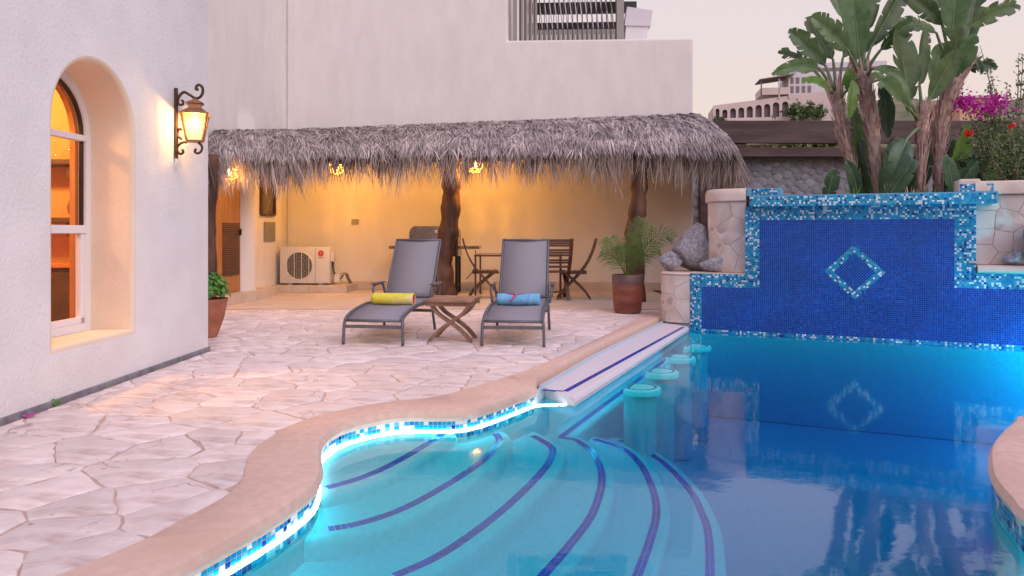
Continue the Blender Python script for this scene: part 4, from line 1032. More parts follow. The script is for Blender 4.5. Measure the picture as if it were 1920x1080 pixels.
pg = thing('timber_beams', 'dark brown heavy timber pergola beams above the stone wall', 'pergola', (3.3,14.3,0))
for (z0, z1, y0, y1, xl, xr, m_) in ((3.08,3.27,0.10,0.22,-0.1,7.0,'darkwood'),(2.82,3.075,0.0,0.14,0.2,7.0,'darkwood'),(2.56,2.74,0.02,0.16,0.3,7.0,'darkwood'),(2.745,2.815,0.04,0.14,0.3,1.25,'darkwood')):
    mb = MB(); mb.box(xl,xr,y0,y1,z0,z1,0.008); mb.build('beam', M[m_], pg)
for x in (0.4, 3.4, 6.6):
    mb = MB(); mb.box(x,x+0.16,0.225,0.38,0.0,3.2); mb.build('post', M['darkwood'], pg)

# ================================================================== OBJECTS
# ---- wall lantern ----
def scroll(c, r0, turns, start, sgn=1, n=26, shrink=0.82):
    o_ = []
    for k in range(n):
        u = k/(n-1); a = start + sgn*turns*2*math.pi*u; r_ = r0*(1-shrink*u); o_.append((c[0]+r_*math.cos(a), c[1]+r_*math.sin(a)))
    return o_
ld_ = 6.22; lb = Vector((HW(ld_), ld_, 0)); lan = thing('wall_lantern', 'lit copper wall lantern on scrolled iron bracket by house corner', 'lantern', (lb.x+0.004, lb.y, 1.72), hrz)
mb = MB(); mb.box(0.0,0.02,-0.016,0.016,0.0,0.59,0.003); mb.build('backplate', M['iron'], lan)
def iron2d(pts, name='scroll', r=0.007):
    mb = MB(); mb.tube([(x,0,z) for x,z in pts], r, 6, squash=1.6); return mb.build(name, M['iron'], lan, smooth=True)
arm = [Vector((x,0,z)) for x,z in ((0.02,0.475),(0.035,0.52),(0.075,0.555),(0.12,0.535),(0.17,0.505),(0.21,0.51),(0.235,0.545),(0.235,0.59),(0.21,0.615),(0.185,0.605),(0.18,0.58),(0.20,0.575))]
iron2d([(p.x,p.z) for p in catmull(arm,6)], 'arm_scroll', 0.008)
iron2d(catmull([Vector(p) for p in ((0.02,0.50),(0.02,0.465),(0.04,0.445),(0.065,0.45),(0.068,0.475),(0.055,0.485))],5), 'scroll') if False else iron2d([(p.x,p.y) for p in catmull([Vector((a,b,0)) for a,b in ((0.02,0.52),(0.022,0.475),(0.04,0.45),(0.065,0.452),(0.07,0.477),(0.055,0.487))],5)])
iron2d([(p.x,p.y) for p in catmull([Vector((a,b,0)) for a,b in ((0.10,0.135),(0.06,0.130),(0.022,0.10),(0.02,0.06),(0.045,0.035),(0.07,0.05),(0.062,0.075))],5)])
iron2d([(p.x,p.y) for p in catmull([Vector((a,b,0)) for a,b in ((0.20,0.132),(0.23,0.10),(0.225,0.06),(0.195,0.04),(0.17,0.055),(0.18,0.08))],5)])
iron2d([(p.x,p.y) for p in catmull([Vector((a,b,0)) for a,b in ((0.06,0.16),(0.03,0.18),(0.02,0.21),(0.035,0.245),(0.06,0.24))],5)])
# body: four-sided, tapering down; turned 20 degrees
LR = Matrix.Translation((0.17,0,0)) @ Matrix.Rotation(R(22),4,'Z')
def frustum(w0, z0, w1, z1): return [LR@Vector((a*w0,b*w0,z0)) for a,b in ((-1,-1),(1,-1),(1,1),(-1,1))] + [LR@Vector((a*w1,b*w1,z1)) for a,b in ((-1,-1),(1,-1),(1,1),(-1,1))]
bx = [(0,3,2,1),(4,5,6,7),(0,1,5,4),(1,2,6,5),(2,3,7,6),(3,0,4,7)]
mb = MB(); mb.add(frustum(0.118,0.365,0.055,0.415),bx); mb.build('roof', M['copper'], lan)
mb = MB(); mb.add(frustum(0.052,0.4155,0.052,0.455),bx); mb.build('chimney', M['copper'], lan)
mb = MB(); mb.add(frustum(0.072,0.4555,0.008,0.50),bx); mb.build('chimney_cap', M['copper'], lan)
mb = MB(); mb.add(frustum(0.063,0.135,0.066,0.147),bx); mb.build('base', M['copper'], lan)
for a, b in ((-1,-1),(1,-1),(1,1),(-1,1)):
    mb = MB(); mb.bar(LR@Vector((a*0.062,b*0.062,0.147)), LR@Vector((a*0.10,b*0.10,0.366)), 0.014, 0.014); mb.build('corner_bar', M['copper'], lan)
for k in range(4):
    q = [(-1,-1),(1,-1),(1,1),(-1,1)]; a, b = q[k], q[(k+1)%4]
    mb = MB(); mb.add([LR@Vector((a[0]*0.058,a[1]*0.058,0.15)),LR@Vector((b[0]*0.058,b[1]*0.058,0.15)),LR@Vector((b[0]*0.096,b[1]*0.096,0.364)),LR@Vector((a[0]*0.096,a[1]*0.096,0.364))],[(0,1,2,3)]); mb.build('pane', M['frosted'], lan, fix=False)
mb = MB(); mb.lathe([(0.0,-0.03),(0.02,-0.02),(0.024,0.0),(0.014,0.03),(0.012,0.045)],12,(0.17,0,0.30),cap0=False); mb.build('bulb', M['bulb'], lan, smooth=True)
point_light('lantern_bulb', (0.17,0,0.285), 20, (1.0,0.60,0.22), 0.03, lan)
mb = MB(); mb.tube([(0.01,-0.01,0.0),(0.02,-0.02,-0.03),(0.015,-0.035,-0.06),(0.008,-0.01,-0.085),(0.006,0.02,-0.09)],0.004,6); mb.build('cable', M['white'], lan, smooth=True)

# ---- air conditioner on its plinth ----
acp = rear.matrix_basis @ Vector((0.02,-0.78,0.012))
pb_ = thing('ac_plinth', 'low tiled plinth under the air conditioner', 'plinth', acp, brz)
for k in range(4):
    mb = MB(); mb.box(k*0.34,k*0.34+0.337,0.0,0.74,0.0,0.125,0.004); mb.build('block', M['porch'], pb_)
ac = thing('air_conditioner', 'outdoor air conditioner unit with round fan grille on plinth', 'air conditioner', rear.matrix_basis @ Vector((0.10,-0.62,0.137)), brz)
mb = MB(); mb.box(0,0.92,0.0,0.34,0.03,0.69,0.012); mb.build('casing', M['acwhite'], ac, smooth='auto')
for x in (0.15,0.72):
    mb = MB(); mb.box(x,x+0.08,-0.01,0.35,0.0,0.029); mb.build('foot', M['grey'], ac)
mb = MB(); mb.tube([(0.36+0.25*math.cos(a),-0.006,0.35+0.25*math.sin(a)) for a in [2*math.pi*k/40 for k in range(41)]],0.012,6,cap=False); mb.build('grille_ring', M['acwhite'], ac, smooth=True)
mb = MB(); mb.add([(0.36+0.245*math.cos(2*math.pi*k/40),-0.002,0.35+0.245*math.sin(2*math.pi*k/40)) for k in range(40)],[tuple(range(40))]); mb.build('fan_opening', M['acdark'], ac, fix=False)
for k in range(11):
    x = -0.225+k*0.045; h = math.sqrt(max(0,0.245**2-x*x)); mb = MB(); mb.tube([(0.36+x,-0.01,0.35-h),(0.36+x,-0.01,0.35+h)],0.0045 if k % 3 else 0.007,5); mb.build('grille_wire', M['acwhite'] if k%3==0 else M['grey'], ac)
for r_ in (0.08,0.15,0.20):
    mb = MB(); mb.tube([(0.36+r_*math.cos(2*math.pi*k/30),-0.008,0.35+r_*math.sin(2*math.pi*k/30)) for k in range(31)],0.003,5,cap=False); mb.build('grille_wire', M['grey'], ac)
mb = MB(); mb.box(0.655,0.662,-0.004,-0.001,0.04,0.68); mb.build('panel_seam', M['grey'], ac)
mb = MB(); mb.add([(0.76+0.055*math.cos(2*math.pi*k/24),-0.003,0.575+0.055*math.sin(2*math.pi*k/24)) for k in range(24)],[tuple(range(24))]); lg_ = mb.build('logo_disc', M['red'], ac, fix=False)
mb = MB(); mb.box(0.735,0.785,-0.0055,-0.0035,0.583,0.590); mb.box(0.757,0.764,-0.0055,-0.0035,0.55,0.583); mb.build('logo_mark', M['acwhite'], lg_)
for k in range(5):
    mb = MB(); mb.box(0.708+k*0.021,0.724+k*0.021,-0.003,-0.001,0.487,0.503); mb.build('logo_letter', M['red'], ac)
mb = MB(); mb.box(0.921,0.98,0.06,0.22,0.42,0.60,0.01); mb.build('valve_cover', M['acwhite'], ac)
for k in range(3):
    pts = [Vector(p) for p in ((0.95,0.10+0.03*k,0.42),(0.96,0.09+0.03*k,0.30-0.04*k),(1.0+0.03*k,0.10,0.16),(1.07,0.16,0.10+0.05*k),(1.13+0.02*k,0.25,0.20),(1.16+0.02*k,0.36,0.08),(1.22+0.02*k,0.45,-0.05))]
    mb = MB(); mb.tube(catmull(pts,6),0.013,7); mb.build('pipe', M['pipe'] if k else M['black'], ac, smooth=True)
mb = MB(); mb.box(1.0,1.09,0.02,0.10,0.05,0.19,0.006); mb.build('junction_box', M['acwhite'], ac)

# ---- barbecue grill ----
gp = ad(817,545,13.25); gr = thing('barbecue_grill', 'stainless barbecue grill with domed lid behind the middle post', 'grill', (gp.x,gp.y,0.012), brz)
mb = MB(); mb.prism_y([(-0.43,0.80),(0.43,0.80),(0.43,1.06)] + [(0.43-0.10*(1-math.cos(a)),1.06+0.13*math.sin(a)) for a in (0.4,0.8,1.2,1.57)] + [(-0.43+0.10*(1-math.cos(a)),1.06+0.13*math.sin(a)) for a in (1.57,1.2,0.8,0.4)] + [(-0.43,1.06)],-0.25,0.22); lid = mb.build('lid', M['steel'], gr, smooth='auto')
mb = MB(); mb.tube([(-0.30,-0.30,0.93),(0.30,-0.30,0.93)],0.014,10); mb.bar((-0.28,-0.25,0.93),(-0.28,-0.3,0.93),0.015,0.015); mb.bar((0.28,-0.25,0.93),(0.28,-0.3,0.93),0.015,0.015); mb.build('lid_handle', M['steel'], lid)
mb = MB(); mb.tube([(0.05,-0.255,1.10),(0.05,-0.262,1.10)],0.03,16); mb.build('thermometer', M['white'], lid)
mb = MB(); mb.box(-0.44,0.44,-0.28,0.24,0.66,0.797,0.008); mb.build('control_panel', M['steel'], gr)
for k in range(4):
    mb = MB(); mb.tube([(-0.3+0.2*k,-0.282,0.73),(-0.3+0.2*k,-0.31,0.73)],0.025,14); mb.build('knob', M['black'], gr)
for s_ in (-1,1):
    mb = MB(); mb.box(min(s_*0.445,s_*0.80),max(s_*0.445,s_*0.80),-0.24,0.22,0.79,0.84,0.008); mb.build('side_shelf', M['steel'], gr)
    for y in (-0.22,0.18):
        mb = MB(); mb.box(s_*0.40-0.025,s_*0.40+0.025,y,y+0.05,0.0,0.66); mb.build('leg', M['black'], gr)
mb = MB(); mb.box(-0.41,0.41,-0.2,0.2,0.12,0.15); mb.build('bottom_shelf', M['black'], gr)
mb = MB(); mb.tube([(0.74,-0.24,0.77),(0.74,-0.26,0.60),(0.70,-0.2,0.40),(0.55,0,0.25)],0.008,6); mb.build('gas_hose', M['black'], gr)

# ---- dining set ----
dt = thing('dining_table', 'thin framed glass-top patio table behind the loungers', 'table', (0.12,12.55,0.012), R(-3))
mb = MB(); mb.box(-0.70,0.70,-0.42,0.42,0.70,0.712,0.003); mb.build('tabletop', M['glass'], dt)
for a,b,c,d in ((-0.72,0.72,-0.44,-0.41),(-0.72,0.72,0.41,0.44),(-0.72,-0.69,-0.409,0.409),(0.69,0.72,-0.409,0.409)):
    mb = MB(); mb.box(a,b,c,d,0.685,0.715,0.003); mb.build('edge_rail', M['mahogany'], dt)
for a in (-0.70,0.70):
    for b in (-0.42,0.42):
        mb = MB(); mb.box(a-0.014,a+0.014,b-0.014,b+0.014,0.0,0.684); mb.build('leg', M['mahogany'], dt)
def folding_chair(loc, rz, label):
    """faces local +x"""
    t_ = thing('folding_chair', label, 'chair', loc, rz, 'dark wooden folding chairs around the patio table')
    stile = catmull([Vector(p) for p in ((-0.36,0,0.98),(-0.31,0,0.80),(-0.22,0,0.60),(-0.10,0,0.43),(0.10,0,0.21),(0.28,0,0.0))],5)
    rear_ = catmull([Vector(p) for p in ((0.20,0,0.45),(0.02,0,0.31),(-0.16,0,0.14),(-0.26,0,0.0))],4)
    for s_ in (-1,1):
        mb = MB()
        for a, b in zip(stile[:-1], stile[1:]): mb.bar(a+Vector((0,s_*0.22,0)), b+(b-a)*0.12+Vector((0,s_*0.22,0)), 0.028, 0.055, (0,1,0))
        mb.build('stile', M['mahogany'], t_)
        mb = MB()
        for a, b in zip(rear_[:-1], rear_[1:]): mb.bar(a+Vector((0,s_*0.192,0)), b+(b-a)*0.12+Vector((0,s_*0.192,0)), 0.028, 0.055, (0,1,0))
        mb.build('leg', M['mahogany'], t_)
    for k in range(8):
        mb = MB(); mb.box(-0.20+k*0.055,-0.155+k*0.055,-0.18,0.18,0.435,0.455,0.003); mb.build('seat_slat', M['mahogany'], t_)
    for s_ in (-1,1):
        mb = MB(); mb.box(-0.20,0.24,s_*0.165-0.012,s_*0.165+0.012,0.405,0.434); mb.build('seat_rail', M['mahogany'], t_)
    for k in range(9):
        u = k/8; p = stile[int(1+u*11)]; mb = MB(); mb.box(p.x-0.006,p.x+0.008,-0.209,0.209,p.z-0.016,p.z+0.016 if k else p.z+0.03,0.002); mb.build('back_slat', M['mahogany'], t_)
    mb = MB(); mb.bar((-0.17,-0.18,0.13),(-0.17,0.18,0.13),0.02,0.03); mb.build('stretcher', M['mahogany'], t_)
    return t_
folding_chair((-0.46,12.3,0.012), R(4), 'dark folding chair between the post and the right lounger')
folding_chair((1.02,12.15,0.012), R(176), 'rightmost dark folding chair seen from the side by yellow wall')
folding_chair((0.68,12.0,0.012), R(97), 'dark slat-back folding chair turned away just right of lounger back')

# ---- loungers ----
def lounger(loc, rz, label):
    """foot end at local y=0, head at +y"""
    t_ = thing('sun_lounger', label, 'sun lounger', loc, rz, 'grey sling loungers on the flagstones')
    hw = 0.285
    prof = catmull([Vector((0,y,z)) for y,z in ((-0.02,0.235),(0.06,0.275),(0.25,0.31),(0.55,0.335),(0.85,0.33),(1.12,0.345),(1.22,0.36))],5)
    mb = MB(); mb.strip([[(-hw+0.02,p.y,p.z) for p in prof],[(0,p.y,p.z-0.012) for p in prof],[(hw-0.02,p.y,p.z) for p in prof]]); so = mb.build('seat_sling', M['sling'], t_, smooth=True)
    sl = so.modifiers.new('thick','SOLIDIFY'); sl.thickness = 0.008
    back = catmull([Vector((0,y,z)) for y,z in ((1.20,0.37),(1.33,0.58),(1.47,0.80),(1.60,1.00))],4)
    mb = MB(); mb.strip([[(-hw+0.035,p.y,p.z) for p in back],[(0,p.y+0.015,p.z-0.006) for p in back],[(hw-0.035,p.y,p.z) for p in back]]); bo = mb.build('back_sling', M['sling'], t_, smooth=True)
    sl = bo.modifiers.new('thick','SOLIDIFY'); sl.thickness = 0.008
    for s_ in (-1,1):
        mb = MB(); mb.tube([(s_*hw,p.y,p.z) for p in prof],0.017,8,squash=1.3); mb.build('side_rail', M['frame'], t_, smooth=True)
        mb = MB(); mb.tube([(s_*(hw-0.02),p.y,p.z) for p in back],0.015,8); mb.build('back_rail', M['frame'], t_, smooth=True)
        mb = MB(); mb.tube(catmull([Vector(p) for p in ((s_*hw,0.0,0.245),(s_*(hw+0.01),-0.02,0.19),(s_*(hw+0.015),-0.03,0.0))],4),0.0155,8); mb.build('leg', M['frame'], t_, smooth=True)
        mb = MB(); mb.tube([(s_*hw,1.10,0.34),(s_*(hw+0.01),1.22,0.0)],0.0155,8); mb.build('leg', M['frame'], t_, smooth=True)
        ar = catmull([Vector(p) for p in ((s_*(hw+0.03),0.92,0.33),(s_*(hw+0.045),0.93,0.46),(s_*(hw+0.05),0.97,0.50),(s_*(hw+0.05),1.12,0.515),(s_*(hw+0.05),1.27,0.50),(s_*(hw+0.03),1.32,0.35))],4)
        mb = MB(); mb.tube(ar,0.014,8); mb.build('arm_frame', M['frame'], t_, smooth=True)
        mb = MB(); mb.box(s_*(hw+0.05)-0.028,s_*(hw+0.05)+0.028,0.93,1.30,0.515,0.533,0.006); mb.build('armrest', M['frame'], t_)
        mb = MB(); mb.tube([(s_*(hw-0.02),1.42,0.72),(s_*(hw-0.01),1.45,0.36)],0.010,6); mb.build('back_strut', M['frame'], t_)
    for y, z in ((0.0,0.175),(1.12,0.22)):
        mb = MB(); mb.box(-hw,hw,y-0.025,y+0.005,z-0.014,z+0.016,0.003); mb.build('cross_bar', M['frame'], t_)
    for p in (back[-1], back[0]):
        mb = MB(); mb.tube([(-hw+0.01,p.y,p.z),(hw-0.01,p.y,p.z)],0.015,8); mb.build('back_cross_rail', M['frame'], t_, smooth=True)
    mb = MB(); mb.tube([(-hw,prof[0].y+0.01,prof[0].z),(hw,prof[0].y+0.01,prof[0].z)],0.014,8); mb.build('foot_rail', M['frame'], t_, smooth=True)
    return t_
La = at(700,648); Lb = at(962,650)
Lrz = (R(-8.5), R(-5.5))
lounger((La.x,La.y+0.03,0.004), Lrz[0], 'left grey sling sun lounger holding the rolled yellow towel')
lounger((Lb.x,Lb.y+0.03,0.004), Lrz[1], 'right grey sling sun lounger holding the rolled blue towel')
def towel(base, rz, y, label, m1, m2, marks=None):
    Mx = Matrix.Translation(base) @ Matrix.Rotation(rz,4,'Z'); p = Mx @ Vector((0.0, y, 0.322)); r_ = 0.072
    t_ = thing('rolled_towel', label, 'towel', p, rz); n = 28; mb = MB(); L = 0.225
    pr = []
    for k in range(90):
        a = k/89*2*math.pi*3; q = r_*(1-0.24*k/89*3/3*2.2) ; pr.append((q*math.cos(a+0.5), q*math.sin(a+0.5)*0.92+r_*0.92))
    cut = 31
    mb.strip([[(x,c[0],c[1]) for c in pr[:cut]] for x in np.linspace(-L,L,14)]); a_ = mb.build('outer_layer', m1, t_, smooth=True); sl = a_.modifiers.new('thick','SOLIDIFY'); sl.thickness = 0.007
    mb = MB(); mb.strip([[(x,c[0],c[1]) for c in pr[cut-1:]] for x in np.linspace(-L+0.006,L-0.004,4)]); a2 = mb.build('inner_layers', m2, t_, smooth=True); sl = a2.modifiers.new('thick','SOLIDIFY'); sl.thickness = 0.009
    if marks:
        mb = MB()
        for (u0,a0,u1,a1,wd_) in marks:
            pts = []
            for k in range(9):
                u = u0+(u1-u0)*k/8; a = a0+(a1-a0)*k/8; pts.append((u, -math.cos(a)*(r_+0.004), math.sin(a)*(r_+0.004)*0.92+r_*0.92))
            mb.tube(pts, wd_, 5, squash=0.35)
        mb.build('print', m2, t_, smooth=True)
    return t_
towel((La.x,La.y+0.03,0.004), Lrz[0], 0.62, 'rolled yellow towel with pink edge on the left lounger', M['yellowtowel'], M['pinktowel'])
towel((Lb.x,Lb.y+0.03,0.004), Lrz[1], 0.62, 'rolled light blue and pink printed towel on right lounger', M['bluetowel'], M['pinktowel'], [(-0.13,1.5,-0.02,1.0,0.012),(-0.02,1.0,-0.08,-0.2,0.016),(-0.02,1.0,0.07,1.5,0.010)])

# ---- teak side table ----
tp = at(848,640); stb = thing('side_table', 'small folding teak side table with crossed legs between loungers', 'table', (tp.x+0.0,tp.y+0.12,0.004), R(-8))
for k in range(8):
    mb = MB(); x = -0.235+k*0.059; mb.box(x,x+0.052,-0.20,0.20,0.405,0.425,0.003); mb.build('top_slat', M['teak'], stb)
for y in (-0.225,0.225):
    mb = MB(); mb.box(-0.255,0.26,y-0.024,y+0.024,0.400,0.427,0.003); mb.build('top_rail', M['teak'], stb)
for y in (-0.19,0.19):
    mb = MB(); mb.box(-0.24,0.24,y-0.012,y+0.012,0.355,0.399); mb.build('apron', M['teak'], stb)
for s_, ys in ((1,(-0.165,0.165)),(-1,(-0.135,0.135))):
    cur = catmull([Vector((s_*x,0,z)) for x,z in ((0.22,0.40),(0.13,0.28),(0.0,0.19),(-0.12,0.10),(-0.21,0.0))],4)
    for y in ys:
        mb = MB()
        for a, b in zip(cur[:-1],cur[1:]): mb.bar(a+Vector((0,y,0)), b+(b-a)*0.15+Vector((0,y,0)),0.03,0.065,(0,1,0))
        o_ = mb.build('leg', M['teak'], stb)
        zm = min(v.co.z for v in o_.data.vertices)
        for v in o_.data.vertices: v.co.z = max(v.co.z, 0.0)

# ---- potted palm ----
pp = at(1181,590); pot = thing('potted_palm', 'young palm in a rust-brown cylindrical pot beside the pool bar', 'potted plant', (pp.x,pp.y+0.20,0.004))
mb = MB(); mb.lathe([(0.165,0.0),(0.185,0.03),(0.200,0.20),(0.208,0.40)],32); mb.build('pot', M['pot'], pot, smooth='auto')
mb = MB(); mb.lathe([(0.209,0.401),(0.212,0.505),(0.205,0.52),(0.185,0.52),(0.183,0.44)],32,cap0=False); mb.build('pot_rim', M['potrim'], pot, smooth='auto')
mb = MB(); mb.add([(0.186*math.cos(2*math.pi*k/24),0.186*math.sin(2*math.pi*k/24),0.46) for k in range(24)],[tuple(range(24))]); mb.build('soil', M['soil'], pot, fix=False)
def frond(base, tip, sag, nleaf, llen, parent, m, seed, wid=0.011):
    r_ = random.Random(seed); base, tip = Vector(base), Vector(tip); mid = base.lerp(tip,0.5)+Vector(sag); pts = []
    for k in range(13):
        t_ = k/12; pts.append(base*(1-t_)**2 + mid*2*t_*(1-t_) + tip*t_*t_)
    mb = MB(); mb.tube(pts,[0.009*(1-0.8*k/12) for k in range(13)],5)
    for k in range(nleaf):
        t_ = 0.22+0.78*k/nleaf; i = min(11,int(t_*12)); p = pts[i].lerp(pts[i+1],t_*12-i); d = (pts[i+1]-pts[i]).normalized()
        for s_ in (-1,1):
            sd2 = d.cross(Vector((0,-1,0.25))).normalized()*s_; L = llen*math.sin(math.pi*(0.18+0.75*t_))*r_.uniform(0.85,1.1)
            dr_ = (sd2*0.75+d*0.75+Vector((0,r_.uniform(-.25,.25),-0.1))).normalized(); q1 = p+dr_*L*0.55; q2 = p+dr_*L+Vector((0,0,-L*0.22)); wv = d.cross(dr_).cross(dr_).normalized()*wid*0.5
            mb.add([p-wv*0.6,p+wv*0.6,q1+wv,q1-wv,q2],[(0,1,2,3),(3,2,4)])
    return mb.build('frond', m, parent, fix=False)
for i, (tx, ty, tz, sg) in enumerate(((0.62,-0.10,1.02,(0.02,-0.05,0.55)),(-0.24,0.0,1.02,(-0.10,-0.05,0.20)),(0.20,0.10,1.30,(0.0,0.0,0.15)),(-0.36,-0.12,0.86,(-0.02,0,0.15)),(0.40,-0.22,0.88,(0.05,-0.05,0.30)),(0.04,-0.15,1.08,(0,-0.04,0.12)),(0.34,0.12,1.20,(0.02,0.05,0.25)),(-0.10,-0.18,0.90,(-0.03,-0.06,0.15)),(0.16,-0.20,0.84,(0.03,-0.06,0.15)))):
    frond((random.uniform(-.04,.04),random.uniform(-.04,.04),0.46),(tx,ty,tz),sg,19,0.25,pot,M['frond'],i,0.011)

# ---- leafy pot behind the house corner ----
lp = thing('leafy_pot', 'bright green leafy plant in terracotta pot behind house corner', 'potted plant', (-3.20,7.75,0.004))
mb = MB(); mb.lathe([(0.10,0.0),(0.12,0.04),(0.175,0.20),(0.205,0.36),(0.215,0.40),(0.20,0.40),(0.19,0.33)],28); mb.build('pot', M['terracotta'], lp, smooth='auto')
mb = MB(); mb.add([(0.185*math.cos(2*math.pi*k/24),0.185*math.sin(2*math.pi*k/24),0.345) for k in range(24)],[tuple(range(24))]); mb.build('soil', M['soil'], lp, fix=False)
mb = MB()
for k in range(420):
    a = random.uniform(0,2*math.pi); e_ = random.uniform(-0.15,1.2); r_ = 0.24*random.uniform(0.55,1.0)
    p = Vector((r_*math.cos(a)*math.cos(e_), r_*math.sin(a)*math.cos(e_), 0.46+r_*math.sin(e_)*0.95)); nrm = (p-Vector((0,0,0.42))).normalized()
    sd2 = nrm.cross(Vector((random.gauss(0,1),random.gauss(0,1),random.gauss(0,1)))).normalized(); u2 = nrm.cross(sd2); s_ = random.uniform(0.02,0.038)
    mb.add([p-sd2*s_-u2*s_*0.3, p-u2*s_+nrm*0.008, p+sd2*s_, p+u2*s_+nrm*0.014*random.uniform(-1,1), p+nrm*0.012],[(0,1,4),(1,2,4),(2,3,4),(3,0,4)])
tag(mb.build('foliage', M['lettuce'], lp, fix=False), kind='stuff')

# ---- strelitzia palms ----
def big_leaf(base, tip, width, sag=(0,0,0), face=None, splits=4, fold=0.22, m='leaf', parent=None, seed=0, org=None, pet=None):
    r_ = random.Random(seed); base, tip = Vector(base), Vector(tip); mid = base.lerp(tip,0.5)+Vector(sag); K = 22
    C = [base*(1-t)**2+mid*2*t*(1-t)+tip*t*t for t in [k/K for k in range(K+1)]]
    face = Vector(face or (r_.uniform(-.5,.5),-1,r_.uniform(-.2,.5))).normalized(); mb = MB()
    if pet is not None:
        q0 = Vector(pet); mb_p = MB(); mm = q0.lerp(base,0.5)+Vector((0,0,0.03)); pp_ = [q0*(1-t)**2+mm*2*t*(1-t)+base*t*t for t in [k/6 for k in range(7)]]
        mb_p.tube(pp_+C[1:17:3],[0.026-0.0015*k for k in range(7)]+[0.013-0.002*k for k in range(6)],6)
    for s_ in (-1,1):
        cuts = sorted(r_.uniform(0.12,0.95) for _ in range(splits+1)); cuts = [0.0]+cuts+[1.0]
        for a, b in zip(cuts[:-1],cuts[1:]):
            n = max(2,int((b-a)*K)); droop = r_.uniform(-0.16,0.08); r1=[];r2=[];r3=[]
            for k in range(n+1):
                t = a+(b-a)*k/n; i = min(K-1,int(t*K)); p = C[i].lerp(C[i+1],t*K-i); d = (C[i+1]-C[i]).normalized(); sd2 = d.cross(face).normalized()*s_; nn = sd2.cross(d)*s_
                wv = width*0.5*(math.sin(math.pi*min(1,max(0,t))**0.78)**0.62) if 0 < t < 1 else 0.0
                edge = 1.0 - (0.04 if (k in (0,n) and 0 < t < 1) else 0.0); sh = (0.012*(1 if k==0 else -1 if k==n else 0))*(1 if len(cuts)>2 else 0)
                up = nn*fold*wv
                r1.append(p); r2.append(p+sd2*wv*0.55*edge+up*0.7+d*(wv*0.10)); r3.append(p+sd2*wv*edge+up*(1+droop*4)+d*(wv*0.42+sh*width*2)+Vector((0,0,droop*wv*2)))
            mb.strip([r1,r2,r3] if s_ > 0 else [r3,r2,r1])
    o = Vector(org) if org is not None else Vector()
    mb.v = [tuple(Vector(p)-o) for p in mb.v]
    lo = mb.build('leaf', M[m], parent, smooth=True, fix=False)
    if pet is not None:
        mb_p.v = [tuple(Vector(p)-o) for p in mb_p.v]; mb_p.build('petiole', M['petiole'], lo, smooth=True)
    return lo
def strelitzia(label, pts, d, radii, leaves, seed, sheath=40, sh_len=0.22):
    sheath *= 4
    """pts: trunk in photo points at depth d; leaves: (petiole foot, blade foot, tip, width px, sag, splits, material, depth shift)"""
    r_ = random.Random(seed); base = ad(*pts[0], d); base.z = 1.40
    t_ = thing('bird_of_paradise_palm', label, 'tree', base, 0, 'giant bird of paradise plants behind the tiled wall')
    cur = catmull([base]+[ad(x,y,d) for x,y in pts[1:]],5); n = len(cur)
    rr = [0.8*(radii[0]+(radii[1]-radii[0])*i/(n-1)) for i in range(n)]; rr = [q*(1+0.10*math.sin(i*2.1+seed)) for i,q in enumerate(rr)]
    mb = MB(); mb.tube([p-base for p in cur],rr,14,jitter=0.10); mb.build('trunk', M['palmtrunk'], t_, smooth=True)
    mb = MB()
    for k in range(sheath):
        u = r_.random()**0.7; i = min(n-2,int(u*(n-1))); p = cur[i].lerp(cur[i+1],u*(n-1)-i)-base; dd = (cur[i+1]-cur[i]).normalized(); a = r_.uniform(0,2*math.pi)
        rad_ = Vector((math.cos(a),math.sin(a),0)); L = r_.uniform(0.5,1.3)*sh_len; q = rr[i]; wv = Vector((-rad_.y,rad_.x,0))*r_.uniform(0.006,0.022)
        o1 = p+rad_*q*0.95; o2 = p+rad_*(q+0.022)+dd*L*0.5; o3 = p+rad_*(q+r_.uniform(0.02,0.075))+dd*L
        mb.add([o1-wv,o1+wv,o2+wv*0.9,o2-wv*0.9,o3+wv*0.15,o3-wv*0.15],[(0,1,2,3),(3,2,4,5)])
    tag(mb.build('dry_sheaths', M['fibre'], t_, fix=False), kind='stuff')
    for j, (pf, bf, tp_, wpx, sag, sp, mm, dz) in enumerate(leaves):
        dd2 = d+dz; b3 = ad(*bf, dd2); 
        big_leaf(b3, ad(*tp_, dd2+dz*0.8), wpx*0.76*d/FPX, sag, None, sp+1, r_.uniform(0.2,0.5), mm, t_, seed*50+j, base, ad(*pf, d) if pf else None)
    return t_
strelitzia('leftmost bird of paradise palm with leaning trunk and split leaves', [(1612,356),(1600,322),(1580,262),(1572,205),(1565,172)], 9.75, (0.06,0.10), [
  ((1564,172),(1536,128),(1446,140),34,(0,-.1,.12),4,'leaf',-.1), ((1564,172),(1548,124),(1478,56),50,(0,0,.05),4,'leaf',.1), ((1568,172),(1562,112),(1512,32),62,(-.05,0,.05),3,'leaf',.2),
  ((1562,178),(1556,172),(1502,152),24,(0,-.1,.08),1,'leafbright',-.15), ((1570,175),(1580,110),(1605,20),46,(0,0,0),3,'leaf',.3), ((1574,175),(1594,118),(1650,60),44,(.03,0,.1),3,'leaf',.25),
  ((1560,175),(1520,125),(1458,98),40,(0,.1,.10),5,'leaf',.25), ((1572,190),(1588,170),(1590,130),26,(0,-.1,0),1,'leafbright',-.2)], 1)
